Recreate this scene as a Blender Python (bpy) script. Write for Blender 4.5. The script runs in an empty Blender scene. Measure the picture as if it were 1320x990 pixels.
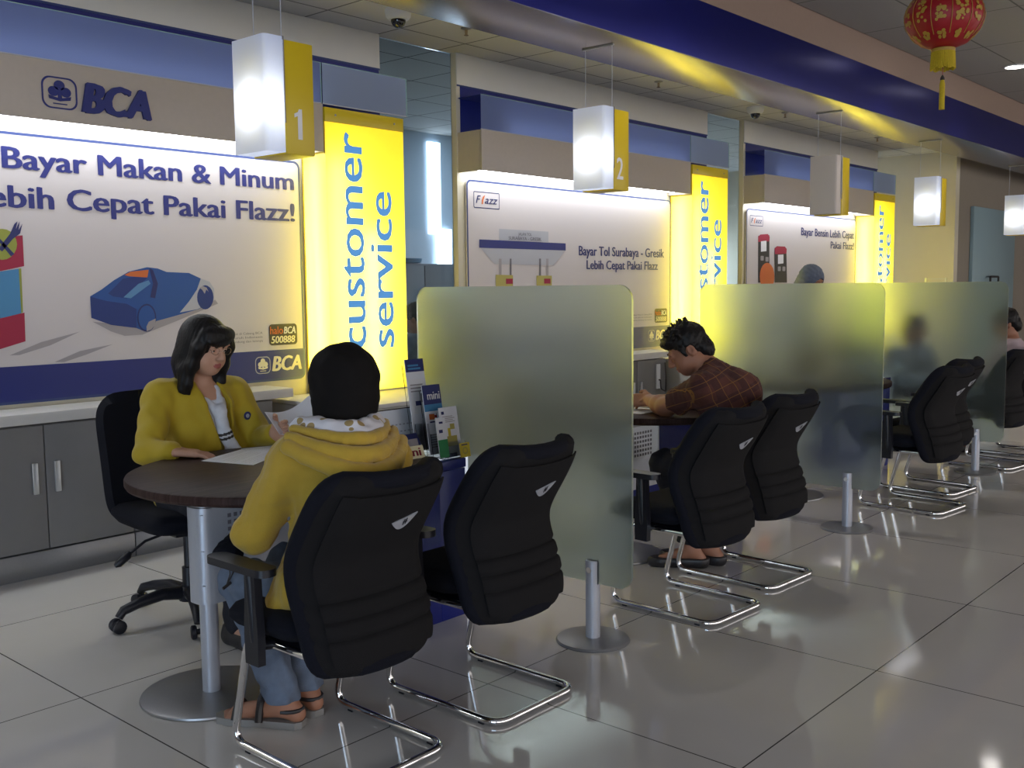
import bpy, bmesh, math, random
import numpy as np
from mathutils import Vector, Matrix
random.seed(7)
S = bpy.context.scene
COL = S.collection
PI = math.pi
# ---------------------------------------------------------------- materials
def mat(name, col, rough=.5, metal=0., spec=.5, emit=None, es=0., noise=0., nscale=40., bump=0., bscale=200., coat=0., alpha=None, trans=0., ior=1.45, sheen=0.):
    m = bpy.data.materials.new(name); m.use_nodes = True
    nt = m.node_tree; b = nt.nodes['Principled BSDF']
    b.inputs['Base Color'].default_value = (*col, 1)
    b.inputs['Roughness'].default_value = rough
    b.inputs['Metallic'].default_value = metal
    b.inputs['Specular IOR Level'].default_value = spec
    b.inputs['Coat Weight'].default_value = coat
    b.inputs['Coat Roughness'].default_value = .05
    b.inputs['Transmission Weight'].default_value = trans
    b.inputs['IOR'].default_value = ior
    b.inputs['Sheen Weight'].default_value = sheen
    if emit:
        b.inputs['Emission Color'].default_value = (*emit, 1); b.inputs['Emission Strength'].default_value = es
    tc = None
    if noise or bump:
        tc = nt.nodes.new('ShaderNodeTexCoord')
    if noise:
        n = nt.nodes.new('ShaderNodeTexNoise'); n.inputs['Scale'].default_value = nscale; n.inputs['Detail'].default_value = 4
        nt.links.new(tc.outputs['Object'], n.inputs['Vector'])
        mx = nt.nodes.new('ShaderNodeMix'); mx.data_type = 'RGBA'
        mx.inputs[6].default_value = (*[c * (1 - noise) for c in col], 1); mx.inputs[7].default_value = (*[min(1, c * (1 + noise)) for c in col], 1)
        nt.links.new(n.outputs['Fac'], mx.inputs[0]); nt.links.new(mx.outputs[2], b.inputs['Base Color'])
    if bump:
        n2 = nt.nodes.new('ShaderNodeTexNoise'); n2.inputs['Scale'].default_value = bscale; n2.inputs['Detail'].default_value = 3
        nt.links.new(tc.outputs['Object'], n2.inputs['Vector'])
        bp = nt.nodes.new('ShaderNodeBump'); bp.inputs['Strength'].default_value = bump; bp.inputs['Distance'].default_value = .004
        nt.links.new(n2.outputs['Fac'], bp.inputs['Height']); nt.links.new(bp.outputs['Normal'], b.inputs['Normal'])
    return m
def N(nt, t, **kw):
    n = nt.nodes.new(t)
    for k, v in kw.items(): setattr(n, k, v)
    return n
def mth(nt, op, a, b=None):
    n = nt.nodes.new('ShaderNodeMath'); n.operation = op
    for i, v in enumerate((a, b)):
        if v is None: continue
        if isinstance(v, (int, float)): n.inputs[i].default_value = v
        else: nt.links.new(v, n.inputs[i])
    return n.outputs[0]
def grid_mat(name, base, line, ox, oy, sx, sy, w, rough, noise=.08, nscale=3., coat=0., spec=.5):
    """flat tiles with thin joints, laid out in metres on the x-y plane"""
    m = mat(name, base, rough, coat=coat, spec=spec); nt = m.node_tree; b = nt.nodes['Principled BSDF']
    tc = N(nt, 'ShaderNodeTexCoord'); sp = N(nt, 'ShaderNodeSeparateXYZ'); nt.links.new(tc.outputs['Object'], sp.inputs[0])
    def ln(o, off, s):
        f = mth(nt, 'FRACT', mth(nt, 'DIVIDE', mth(nt, 'SUBTRACT', o, off - s * .5), s))
        d = mth(nt, 'MULTIPLY', mth(nt, 'ABSOLUTE', mth(nt, 'SUBTRACT', f, .5)), s)
        return mth(nt, 'LESS_THAN', d, w * .5)
    l = mth(nt, 'MAXIMUM', ln(sp.outputs[0], ox, sx), ln(sp.outputs[1], oy, sy))
    ns = N(nt, 'ShaderNodeTexNoise'); ns.inputs['Scale'].default_value = nscale; ns.inputs['Detail'].default_value = 8
    nt.links.new(tc.outputs['Object'], ns.inputs['Vector'])
    m1 = N(nt, 'ShaderNodeMix', data_type='RGBA'); m1.inputs[6].default_value = (*[c * (1 - noise) for c in base], 1); m1.inputs[7].default_value = (*[c * (1 + noise) for c in base], 1)
    nt.links.new(ns.outputs['Fac'], m1.inputs[0])
    m2 = N(nt, 'ShaderNodeMix', data_type='RGBA'); nt.links.new(l, m2.inputs[0]); nt.links.new(m1.outputs[2], m2.inputs[6]); m2.inputs[7].default_value = (*line, 1)
    nt.links.new(m2.outputs[2], b.inputs['Base Color'])
    return m
def translucent(name, col, es, rough=.3, ecol=None, tw=.85):
    """thin acrylic sheet: diffuse transmission of the lamps behind it, a little of its own even glow"""
    m = bpy.data.materials.new(name); m.use_nodes = True; nt = m.node_tree
    nt.nodes.clear(); o = N(nt, 'ShaderNodeOutputMaterial')
    t = N(nt, 'ShaderNodeBsdfTranslucent'); t.inputs[0].default_value = (*col, 1)
    d = N(nt, 'ShaderNodeBsdfDiffuse'); d.inputs[0].default_value = (*col, 1)
    mx = N(nt, 'ShaderNodeMixShader'); mx.inputs[0].default_value = 1 - tw
    nt.links.new(t.outputs[0], mx.inputs[1]); nt.links.new(d.outputs[0], mx.inputs[2])
    g = N(nt, 'ShaderNodeBsdfGlossy'); g.inputs['Roughness'].default_value = rough
    m2 = N(nt, 'ShaderNodeMixShader'); m2.inputs[0].default_value = .04
    nt.links.new(mx.outputs[0], m2.inputs[1]); nt.links.new(g.outputs[0], m2.inputs[2])
    out = m2.outputs[0]
    if es > 0:
        e = N(nt, 'ShaderNodeEmission'); e.inputs[0].default_value = (*(ecol or col), 1); e.inputs[1].default_value = es
        a = N(nt, 'ShaderNodeAddShader'); nt.links.new(out, a.inputs[0]); nt.links.new(e.outputs[0], a.inputs[1]); out = a.outputs[0]
    nt.links.new(out, o.inputs[0])
    return m
def emis(name, col, s):
    m = bpy.data.materials.new(name); m.use_nodes = True; nt = m.node_tree; nt.nodes.clear()
    o = N(nt, 'ShaderNodeOutputMaterial'); e = N(nt, 'ShaderNodeEmission'); e.inputs[0].default_value = (*col, 1); e.inputs[1].default_value = s
    nt.links.new(e.outputs[0], o.inputs[0]); return m
M = {}
M['floor'] = grid_mat('floor_tile', (.64, .615, .59), (.08, .075, .07), 1.5562, 2.3942, 1, 1, .005, .07, .07, 2.2, spec=.75)
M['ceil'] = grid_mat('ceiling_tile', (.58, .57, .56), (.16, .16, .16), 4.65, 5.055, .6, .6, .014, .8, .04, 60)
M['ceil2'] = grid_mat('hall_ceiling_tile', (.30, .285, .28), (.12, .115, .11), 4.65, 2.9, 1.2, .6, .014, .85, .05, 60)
M['white_wall'] = mat('white_paint', (.62, .60, .55), .55, noise=.03, nscale=8)
M['cream_wall'] = mat('cream_paint', (.62, .57, .45), .6, noise=.03, nscale=8)
M['grey_wall'] = mat('grey_paint', (.26, .225, .185), .6, noise=.04, nscale=8)
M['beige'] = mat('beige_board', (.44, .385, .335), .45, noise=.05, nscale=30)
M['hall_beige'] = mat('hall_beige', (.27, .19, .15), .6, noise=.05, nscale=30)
M['office_wall'] = mat('office_wall', (.44, .54, .66), .6)
M['navy'] = mat('navy_laminate', (.012, .018, .16), .35, noise=.1, nscale=20)
M['bulk_blue'] = mat('blue_fascia', (.007, .0095, .135), .36, metal=.55, spec=.3, noise=.08, nscale=10)
M['alu'] = mat('brushed_aluminium_soffit', (.20, .185, .23), .27, metal=.85, noise=.06, nscale=60)
M['silver'] = mat('silver_paint', (.44, .45, .50), .36, metal=.35, noise=.04, nscale=120)
M['silver_dark'] = mat('grey_steel', (.30, .30, .31), .36, metal=.7, noise=.05, nscale=120)
M['chrome'] = mat('chrome', (.82, .82, .84), .06, metal=1.)
M['black_fabric'] = mat('black_fabric', (.0045, .005, .010), .9, spec=.25, noise=.35, nscale=260, bump=.5, bscale=420)
M['black_mesh'] = mat('black_mesh', (.009, .0082, .009), .85, spec=.25, noise=.4, nscale=420, bump=.6, bscale=600)
M['black_plastic'] = mat('black_plastic', (.009, .0095, .015), .42, noise=.1, nscale=90)
M['cab'] = mat('grey_laminate', (.195, .187, .187), .35, noise=.05, nscale=14)
M['cab_light'] = mat('light_grey_laminate', (.46, .45, .44), .4, noise=.04, nscale=14)
M['worktop'] = mat('white_worktop', (.60, .58, .56), .35, noise=.03, nscale=20)
M['handle'] = mat('satin_handle', (.62, .63, .64), .3, metal=.6)
M['wood'] = None
M['white'] = mat('white_plastic', (.72, .72, .74), .4)
M['paper'] = mat('white_paper', (.74, .75, .80), .7, noise=.02, nscale=30)
M['poster'] = mat('poster_print', (.58, .53, .525), .5, noise=.02, nscale=300)
M['poster_blue'] = mat('print_blue', (.013, .021, .15), .45)
M['poster_text'] = mat('print_text_blue', (.022, .028, .17), .5)
M['poster_text_dark'] = mat('print_text_navy', (.025, .03, .14), .5)
M['frame_blue'] = mat('poster_edge_blue', (.03, .05, .16), .4)
M['p_red'] = mat('print_red', (.32, .015, .05), .55); M['p_green'] = mat('print_olive', (.28, .30, .05), .55)
M['p_cyan'] = mat('print_cyan', (.06, .22, .42), .55); M['p_navy'] = mat('print_navy', (.02, .025, .12), .55)
M['p_car'] = mat('print_car_blue', (.018, .075, .27), .55); M['p_car_dark'] = mat('print_car_dark', (.014, .035, .17), .55)
M['p_car_light'] = mat('print_car_light', (.09, .22, .42), .55); M['p_orange'] = mat('print_orange', (.55, .13, .03), .55)
M['p_grey'] = mat('print_grey', (.33, .30, .31), .55); M['p_dgrey'] = mat('print_dark_grey', (.14, .13, .15), .55)
M['p_black'] = mat('print_black', (.03, .025, .025), .55); M['p_cream'] = mat('print_cream', (.80, .74, .50), .55)
M['p_yellow'] = mat('print_yellow', (.62, .50, .05), .55); M['p_white'] = mat('print_white', (.75, .74, .76), .55)
M['p_tollgrey'] = mat('print_toll_grey', (.42, .42, .46), .55); M['p_gold'] = mat('print_gold', (.42, .36, .10), .55)
M['p_ggreen'] = mat('print_green', (.03, .22, .08), .55)
M['yellow_paint'] = mat('yellow_paint', (.60, .43, .01), .35)
M['yellow_cap'] = mat('yellow_cap', (.62, .46, .01), .35)
M['letter_blue'] = mat('letter_film_blue', (.04, .14, .34), .5, emit=(.08, .28, .62), es=.75)
M['glass_edge'] = mat('glass_edge', (.30, .48, .45), .15, spec=.8)
M['acrylic'] = mat('clear_acrylic', (.95, .97, .98), .03, trans=1., ior=1.3)
M['clear_glass'] = mat('clear_glass', (.88, .95, .97), .0, trans=1., ior=1.13)
M['frosted'] = mat('frosted_glass', (.66, .77, .72), .30, trans=.97, ior=1.27, coat=.6)
M['lb_face'] = translucent('yellow_acrylic', (1., .86, .10), .40, ecol=(1., .80, .010))
M['lb_side'] = translucent('yellow_side_acrylic', (1., .87, .12), .38, ecol=(1., .80, .012))
M['sign_white'] = translucent('opal_acrylic', (.74, .79, .95), .12, ecol=(.62, .70, 1.))
M['sign_off'] = mat('opal_unlit', (.56, .50, .46), .45)
M['blue_glass'] = translucent('blue_frosted_glass', (.24, .31, .58), .012, ecol=(.2, .32, .9), tw=.62)
M['blue_glass2'] = translucent('blue_frosted_glass_pale', (.42, .52, .72), .03, ecol=(.35, .45, .8), tw=.62)
M['tube'] = emis('fluorescent_tube', (.86, .92, 1.), 3.8)
M['tube_warm'] = emis('sign_tube', (1., .97, .92), 42.)
M['bulb'] = emis('sign_lamp', (.80, .86, 1.), 17.)
M['diffuser'] = emis('valance_diffuser', (.88, .94, 1.), 10.)
M['downlight'] = emis('downlight_lamp', (1., .95, .9), 14.)
M['daylight'] = emis('daylight_pane', (1., .94, .91), 2.9)
M['daylight_side'] = emis('daylight_side_pane', (.58, .78, 1.), 8.5)
M['counter_fill'] = emis('counter_fill', (.95, .95, 1.), 1.5)  # glow of the added fill panels above the counters
M['office_panel'] = emis('office_panel', (.72, .86, 1.), 11.)
M['office_light'] = emis('office_light', (.70, .85, 1.), 4.5)
M['lit_white'] = mat('lit_white_acrylic', (.8, .85, .9), .3, emit=(.80, .88, 1.), es=.55)
M['lantern_red'] = mat('lantern_red_silk', (.27, .004, .008), .5, noise=.2, nscale=20)
M['lantern_gold'] = mat('lantern_gold', (.33, .20, .025), .55)
M['lantern_yellow'] = mat('fringe_yellow', (.46, .33, .012), .8, noise=.3, nscale=200)
M['skin_l'] = mat('skin_light', (.50, .27, .18), .55, noise=.06, nscale=30)
M['skin_d'] = mat('skin_tan', (.33, .15, .09), .55, noise=.06, nscale=30)
M['lips'] = mat('lips', (.36, .10, .09), .5)
M['hair'] = mat('black_hair', (.0065, .005, .005), .5, spec=.3, noise=.4, nscale=90, bump=.3, bscale=120)
M['eye'] = mat('eye_white', (.55, .53, .50), .25); M['iris'] = mat('iris_dark', (.015, .01, .008), .2)
M['blazer'] = mat('mustard_blazer', (.42, .295, .012), .75, noise=.10, nscale=14, bump=.25, bscale=300, sheen=.1)
M['hoodie'] = mat('mustard_hoodie', (.45, .29, .032), .9, noise=.10, nscale=22, bump=.4, bscale=260, sheen=.2)
M['hijab'] = mat('black_scarf', (.0065, .0052, .005), .85, spec=.2, noise=.3, nscale=20, bump=.2, bscale=250)
M['denim'] = mat('faded_denim', (.115, .145, .205), .85, noise=.35, nscale=24, bump=.5, bscale=300)
M['dark_cloth'] = mat('black_trousers', (.010, .010, .016), .85, noise=.2, nscale=30)
M['scarf'] = mat('white_scarf', (.60, .61, .66), .6, noise=.12, nscale=50)
M['pink_shirt'] = mat('pink_shirt', (.42, .33, .36), .8, noise=.06, nscale=20)
M['grey_shirt'] = mat('grey_blue_shirt', (.27, .31, .38), .8, noise=.1, nscale=20)
M['grey_scarf'] = mat('grey_blue_scarf', (.10, .12, .17), .8, noise=.2, nscale=20)
M['sole'] = mat('grey_sole', (.22, .21, .20), .7); M['dark_leather'] = mat('dark_leather', (.02, .018, .02), .45, noise=.2, nscale=60)
M['metal_rim'] = mat('gold_rim', (.5, .4, .3), .25, metal=1.)
def wood():
    m = mat('dark_wood_laminate', (.06, .034, .028), .45, spec=.08); nt = m.node_tree; b = nt.nodes['Principled BSDF']
    tc = N(nt, 'ShaderNodeTexCoord'); mp = N(nt, 'ShaderNodeMapping'); mp.inputs['Scale'].default_value = (3, 40, 3)
    n = N(nt, 'ShaderNodeTexNoise'); n.inputs['Scale'].default_value = 2.5; n.inputs['Detail'].default_value = 6
    nt.links.new(tc.outputs['Object'], mp.inputs[0]); nt.links.new(mp.outputs[0], n.inputs['Vector'])
    r = N(nt, 'ShaderNodeValToRGB'); r.color_ramp.elements[0].color = (.028, .0155, .014, 1); r.color_ramp.elements[1].color = (.062, .036, .031, 1)
    r.color_ramp.elements[0].position = .3; r.color_ramp.elements[1].position = .7
    nt.links.new(n.outputs['Fac'], r.inputs[0]); nt.links.new(r.outputs[0], b.inputs['Base Color']); return m
M['wood'] = wood()
def plaid():
    m = mat('brown_plaid_cotton', (.09, .028, .018), .85, bump=.2, bscale=300); nt = m.node_tree; b = nt.nodes['Principled BSDF']
    tc = N(nt, 'ShaderNodeTexCoord'); mp = N(nt, 'ShaderNodeMapping'); mp.inputs['Rotation'].default_value = (0.35, .25, .5)
    nt.links.new(tc.outputs['Object'], mp.inputs[0]); sp = N(nt, 'ShaderNodeSeparateXYZ'); nt.links.new(mp.outputs[0], sp.inputs[0])
    def ln(o, s, w):
        f = mth(nt, 'FRACT', mth(nt, 'DIVIDE', o, s)); return mth(nt, 'LESS_THAN', mth(nt, 'ABSOLUTE', mth(nt, 'SUBTRACT', f, .5)), w)
    l = mth(nt, 'MAXIMUM', ln(sp.outputs[0], .060, .024), ln(sp.outputs[2], .060, .024))
    l2 = mth(nt, 'MAXIMUM', ln(sp.outputs[0], .124, .16), ln(sp.outputs[2], .124, .16))
    m1 = N(nt, 'ShaderNodeMix', data_type='RGBA'); nt.links.new(l2, m1.inputs[0]); m1.inputs[6].default_value = (.085, .026, .018, 1); m1.inputs[7].default_value = (.055, .016, .014, 1)
    m2 = N(nt, 'ShaderNodeMix', data_type='RGBA'); nt.links.new(l, m2.inputs[0]); nt.links.new(m1.outputs[2], m2.inputs[6]); m2.inputs[7].default_value = (.20, .085, .018, 1)
    nt.links.new(m2.outputs[2], b.inputs['Base Color']); return m
M['plaid'] = plaid()
def dotted():
    m = mat('printed_lining', (.68, .66, .68), .85); nt = m.node_tree; b = nt.nodes['Principled BSDF']
    tc = N(nt, 'ShaderNodeTexCoord'); v = N(nt, 'ShaderNodeTexVoronoi'); v.inputs['Scale'].default_value = 24
    nt.links.new(tc.outputs['Object'], v.inputs['Vector'])
    r = N(nt, 'ShaderNodeValToRGB'); r.color_ramp.interpolation = 'CONSTANT'
    r.color_ramp.elements[0].color = (.34, .24, .10, 1); r.color_ramp.elements[1].position = .33; r.color_ramp.elements[1].color = (.68, .66, .70, 1)
    nt.links.new(v.outputs['Distance'], r.inputs[0]); nt.links.new(r.outputs[0], b.inputs['Base Color']); return m
M['lining'] = dotted()
# ---------------------------------------------------------------- mesh builder
class MB:
    def __init__(s): s.v = []; s.f = []; s.mi = []; s.mats = []
    def slot(s, m):
        if m not in s.mats: s.mats.append(m)
        return s.mats.index(m)
    def add(s, V, F, m):
        k = len(s.v); i = s.slot(m); s.v += [tuple(p) for p in V]
        for f in F: s.f.append(tuple(k + j for j in f)); s.mi.append(i)
        return s
    def box(s, a, b, m, bev=0., seg=2, R=None, o=None):
        """box between corners a and b, edges rounded by bev"""
        bm = bmesh.new(); bmesh.ops.create_cube(bm, size=1)
        c = [(p + q) / 2 for p, q in zip(a, b)]; d = [abs(q - p) for p, q in zip(a, b)]
        for v in bm.verts: v.co = Vector((v.co.x * d[0], v.co.y * d[1], v.co.z * d[2]))
        if bev: bmesh.ops.bevel(bm, geom=bm.edges[:], offset=min(bev, min(d) * .49), segments=seg, profile=.5, affect='EDGES')
        bm.verts.index_update()
        V = [v.co + Vector(c) for v in bm.verts]
        if R is not None:
            o = Vector(o if o is not None else c); V = [R @ (p - o) + o for p in V]
        s.add(V, [[v.index for v in f.verts] for f in bm.faces], m); bm.free(); return s
    def tube(s, path, r, m, n=12, cap=True, closed=False):
        P = [Vector(p) for p in path]; rr = r if isinstance(r, (list, tuple)) else [r] * len(P)
        V = []; F = []; prev = None; L = len(P)
        for i, p in enumerate(P):
            if closed: t = (P[(i + 1) % L] - P[i - 1]).normalized()
            else: t = (P[min(i + 1, L - 1)] - P[max(i - 1, 0)]).normalized()
            if prev is None:
                a = Vector((0, 0, 1)) if abs(t.z) < .9 else Vector((1, 0, 0)); x = t.cross(a).normalized()
            else: x = (prev - t * prev.dot(t)).normalized()
            prev = x; y = t.cross(x)
            for k in range(n):
                q = 2 * PI * k / n; V.append(p + (x * math.cos(q) + y * math.sin(q)) * rr[i])
        for i in range(L if closed else L - 1):
            for k in range(n):
                j = (i + 1) % L
                F.append((i * n + k, i * n + (k + 1) % n, j * n + (k + 1) % n, j * n + k))
        if cap and not closed: F.append(tuple(range(n - 1, -1, -1))); F.append(tuple((L - 1) * n + k for k in range(n)))
        return s.add(V, F, m)
    def lathe(s, prof, m, c=(0, 0, 0), n=40, ax='z', sx=1., sy=1., cap=True):
        V = []; F = []; L = len(prof)
        for r, z in prof:
            for k in range(n):
                q = 2 * PI * k / n; V.append((c[0] + r * math.cos(q) * sx, c[1] + r * math.sin(q) * sy, c[2] + z))
        for i in range(L - 1):
            for k in range(n): F.append((i * n + k, i * n + (k + 1) % n, (i + 1) * n + (k + 1) % n, (i + 1) * n + k))
        if cap: F.append(tuple(range(n - 1, -1, -1))); F.append(tuple((L - 1) * n + k for k in range(n)))
        return s.add(V, F, m)
    def prism(s, poly, d0, d1, m, plane='xz'):
        """a 2-D outline given thickness between d0 and d1 along the third axis"""
        def P(u, v, d): return {'xz': (u, d, v), 'xy': (u, v, d), 'yz': (d, u, v)}[plane]
        n = len(poly); V = [P(u, v, d0) for u, v in poly] + [P(u, v, d1) for u, v in poly]
        F = [tuple(range(n)), tuple(range(2 * n - 1, n - 1, -1))] + [(i, i + n, (i + 1) % n + n, (i + 1) % n) for i in range(n)]
        return s.add(V, F, m)
    def sheet(s, fn, nu, nv, th, m, normal_side=None):
        """a curved panel: fn(u,v) -> point, thickened along its normal"""
        A = [[Vector(fn(i / nu, j / nv)) for j in range(nv + 1)] for i in range(nu + 1)]
        def nr(i, j):
            a = A[min(i + 1, nu)][j] - A[max(i - 1, 0)][j]; b = A[i][min(j + 1, nv)] - A[i][max(j - 1, 0)]
            return a.cross(b).normalized()
        t = th if callable(th) else (lambda u, v: th)
        V = []; W = nv + 1
        for sg in (1, -1):
            for i in range(nu + 1):
                for j in range(nv + 1): V.append(A[i][j] + nr(i, j) * t(i / nu, j / nv) * .5 * sg)
        o = (nu + 1) * W; F = []
        for i in range(nu):
            for j in range(nv):
                a, b, c, d = i * W + j, (i + 1) * W + j, (i + 1) * W + j + 1, i * W + j + 1
                F.append((a, b, c, d)); F.append((o + d, o + c, o + b, o + a))
        bd = [(i * W, (i + 1) * W) for i in range(nu)] + [(nu * W + j, nu * W + j + 1) for j in range(nv)] + [((i + 1) * W + nv, i * W + nv) for i in range(nu)] + [(j + 1, j) for j in range(nv)]
        for a, b in bd: F.append((b, a, o + a, o + b))
        return s.add(V, F, m)
    def mesh(s, name, ang=.7):
        me = bpy.data.meshes.new(name); me.from_pydata([tuple(p) for p in s.v], [], s.f)
        for m in s.mats: me.materials.append(m)
        me.polygons.foreach_set('material_index', s.mi)
        bm = bmesh.new(); bm.from_mesh(me); bmesh.ops.recalc_face_normals(bm, faces=bm.faces[:]); bm.to_mesh(me); bm.free()
        me.polygons.foreach_set('use_smooth', [True] * len(me.polygons)); me.set_sharp_from_angle(angle=ang); me.update()
        return me
    def obj(s, name, parent=None, loc=(0, 0, 0), ang=.7):
        o = bpy.data.objects.new(name, s.mesh(name, ang)); COL.objects.link(o); o.location = loc
        if parent is not None: o.parent = parent
        return o
def tag(o, label=None, cat=None, group=None, kind=None):
    for k, v in (('label', label), ('category', cat), ('group', group), ('kind', kind)):
        if v: o[k] = v
    return o
def thing(name, label, cat, loc=(0, 0, 0), rz=0., group=None):
    o = bpy.data.objects.new(name, None); COL.objects.link(o); o.location = loc; o.rotation_euler = (0, 0, rz); o.empty_display_size = .1
    return tag(o, label, cat, group)
def copy_tree(o, label=None, loc=None, rz=None, parent=None):
    c = o.copy(); COL.objects.link(c)
    if parent is not None: c.parent = parent
    if label: c['label'] = label
    if loc is not None: c.location = loc
    if rz is not None: c.rotation_euler = (0, 0, rz)
    for ch in list(o.children): copy_tree(ch, parent=c)
    return c
def struct(o): o['kind'] = 'structure'; return o
def fillet(path, r, n=6):
    P = [Vector(p) for p in path]; out = [P[0]]
    for i in range(1, len(P) - 1):
        a = P[i - 1] - P[i]; b = P[i + 1] - P[i]; rr = min(r, a.length * .49, b.length * .49)
        p0 = P[i] + a.normalized() * rr; p2 = P[i] + b.normalized() * rr
        for k in range(n + 1):
            t = k / n; out.append(p0 * (1 - t) ** 2 + P[i] * 2 * t * (1 - t) + p2 * t * t)
    out.append(P[-1]); return out
def rrect(x0, x1, y0, y1, r, n=6):
    out = []
    for cx, cy, a in ((x1 - r, y1 - r, 0), (x0 + r, y1 - r, 90), (x0 + r, y0 + r, 180), (x1 - r, y0 + r, 270)):
        for k in range(n + 1):
            q = math.radians(a + 90 * k / n); out.append((cx + r * math.cos(q), cy + r * math.sin(q)))
    return out
def circ(cx, cy, r, n=24, ry=None): return [(cx + r * math.cos(2 * PI * k / n), cy + (ry or r) * math.sin(2 * PI * k / n)) for k in range(n)]
def text2d(s, bold=0., shear=0.):
    """outline of a word as flat triangles; returns vertices, faces"""
    cu = bpy.data.curves.new('lettering', 'FONT'); cu.body = s; cu.offset = bold; cu.shear = shear; cu.resolution_u = 3
    o = bpy.data.objects.new('lettering', cu); COL.objects.link(o); dg = bpy.context.evaluated_depsgraph_get(); dg.update()
    me = bpy.data.meshes.new_from_object(o.evaluated_get(dg)); V = [(v.co.x, v.co.y) for v in me.vertices]; F = [tuple(p.vertices) for p in me.polygons]
    bpy.data.objects.remove(o); bpy.data.curves.remove(cu); bpy.data.meshes.remove(me); return V, F
CAPH = None
def write(mb, s, x0, x1, z0, caph, y, m, bold=.012, shear=0., up=False, xheight=None):
    """set a word between x0 and x1 on the baseline z0 with capital height caph, on the plane y (up=True: reading upwards)"""
    V, F = text2d(s, 0., shear); xs = [v[0] for v in V]; R, _ = text2d('x' if xheight else 'B'); ref = (xheight or caph) / max(v[1] for v in R)
    if bold:        # heavier strokes: the same outline laid down again a little to each side
        n = len(V); off = [(-bold, 0), (bold, 0), (-bold * .5, bold * .3), (bold * .5, -bold * .3), (0, 0)]; L = len(F); V0 = V; V = []; F0 = F; F = []
        for i, (dx, dz) in enumerate(off): F += [tuple(j + i * n for j in f) for f in F0]; V += [(p[0] + dx, p[1] + dz, i) for p in V0]
    else: V = [(p[0], p[1], 0) for p in V]
    a, b = min(v[0] for v in V), max(v[0] for v in V)
    sx = (x1 - x0) / (b - a)
    if up: P = [(z0 - v[1] * ref, y - v[2] * 1.5e-4, x0 + (v[0] - a) * sx) for v in V]     # here x0,x1 are heights and z0 the baseline's x
    else: P = [(x0 + (v[0] - a) * sx, y - v[2] * 1.5e-4, z0 + v[1] * ref) for v in V]
    mb.add(P, F, m)
def emblem(mb, x0, x1, z0, z1, y, ring, leaf):
    """clover-like emblem in a rounded square outline"""
    w = x1 - x0; h = z1 - z0; cx = (x0 + x1) / 2
    o = rrect(x0, x1, z0, z1, min(w, h) * .28); i = rrect(x0 + w * .05, x1 - w * .05, z0 + h * .05, z1 - h * .05, min(w, h) * .25); n = len(o)
    mb.add([(u, y, v) for u, v in o] + [(u, y, v) for u, v in i], [(k, (k + 1) % n, (k + 1) % n + n, k + n) for k in range(n)], ring)
    for px, pz, r in ((.5, .74, .155), (.33, .54, .155), (.67, .54, .155)): mb.add([(u, y - .0006, v) for u, v in circ(x0 + w * px, z0 + h * pz, w * r, ry=h * r)], [range(24)], leaf)
    mb.add([(x0 + w * a, y - .0012, z0 + h * b) for a, b in ((.44, .34), (.56, .34), (.54, .62), (.46, .62))], [range(4)], leaf)
    mb.add([(x0 + w * a, y - .0012, z0 + h * b) for a, b in ((.2, .30), (.5, .24), (.8, .30), (.82, .42), (.62, .36), (.5, .34), (.38, .36), (.18, .42))], [range(8)], leaf)
    mb.add([(x0 + w * a, y - .0012, z0 + h * b) for a, b in ((.3, .14), (.7, .14), (.7, .18), (.3, .18))], [range(4)], leaf)
# ---------------------------------------------------------------- the room
def quad(name, pts, m):
    mb = MB(); mb.add(pts, [range(len(pts))], m); return struct(mb.obj(name))
XL, XR = -6., 24.
mb = MB(); mb.box((XL, -6, -.1), (XR, 9, 0), M['floor']); struct(mb.obj('floor'))
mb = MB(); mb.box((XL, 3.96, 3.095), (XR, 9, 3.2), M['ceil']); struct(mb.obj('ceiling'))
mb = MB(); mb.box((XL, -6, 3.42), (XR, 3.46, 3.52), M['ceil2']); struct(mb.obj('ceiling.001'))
# bulkhead between hall and counters: beige band, blue fascia, aluminium soffit
mb = MB()
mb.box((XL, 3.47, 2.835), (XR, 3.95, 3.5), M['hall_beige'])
mb.box((XL, 3.45, 2.822), (XR, 3.47, 3.177), M['bulk_blue'], .004)
mb.box((XL, 3.455, 2.82), (XR, 3.963, 2.835), M['alu'], .002)
struct(mb.obj('trim_1'))
# counter wall: three slabs with a fascia and a navy band above
PX = 4.22
for k in range(3):
    x0, x1 = 1.16 + PX * k, 4.65 + PX * k
    if k == 0: x0 = XL
    mb = MB()
    mb.box((x0, 5.28, 0), (x1, 5.335, 3.095), M['cream_wall'])
    mb.box((x0, 5.270, 2.868), (x1, 5.279, 3.093), M['white_wall'], .003)
    mb.box((x0 + .04, 5.276, 2.45), (x1 - .005, 5.279, 2.867), M['navy'])
    mb.box((x0, 5.2695, 2.856), (x1, 5.2715, 2.868), M['frame_blue'])
    struct(mb.obj('wall_back'))
# panes closing the gaps between the slabs
for k in range(2):
    mb = MB(); mb.box((4.652 + PX * k, 5.325, .8), (5.378 + PX * k, 5.333, 3.09), M['clear_glass']); struct(mb.obj('window_%d' % (k + 1)))
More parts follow.
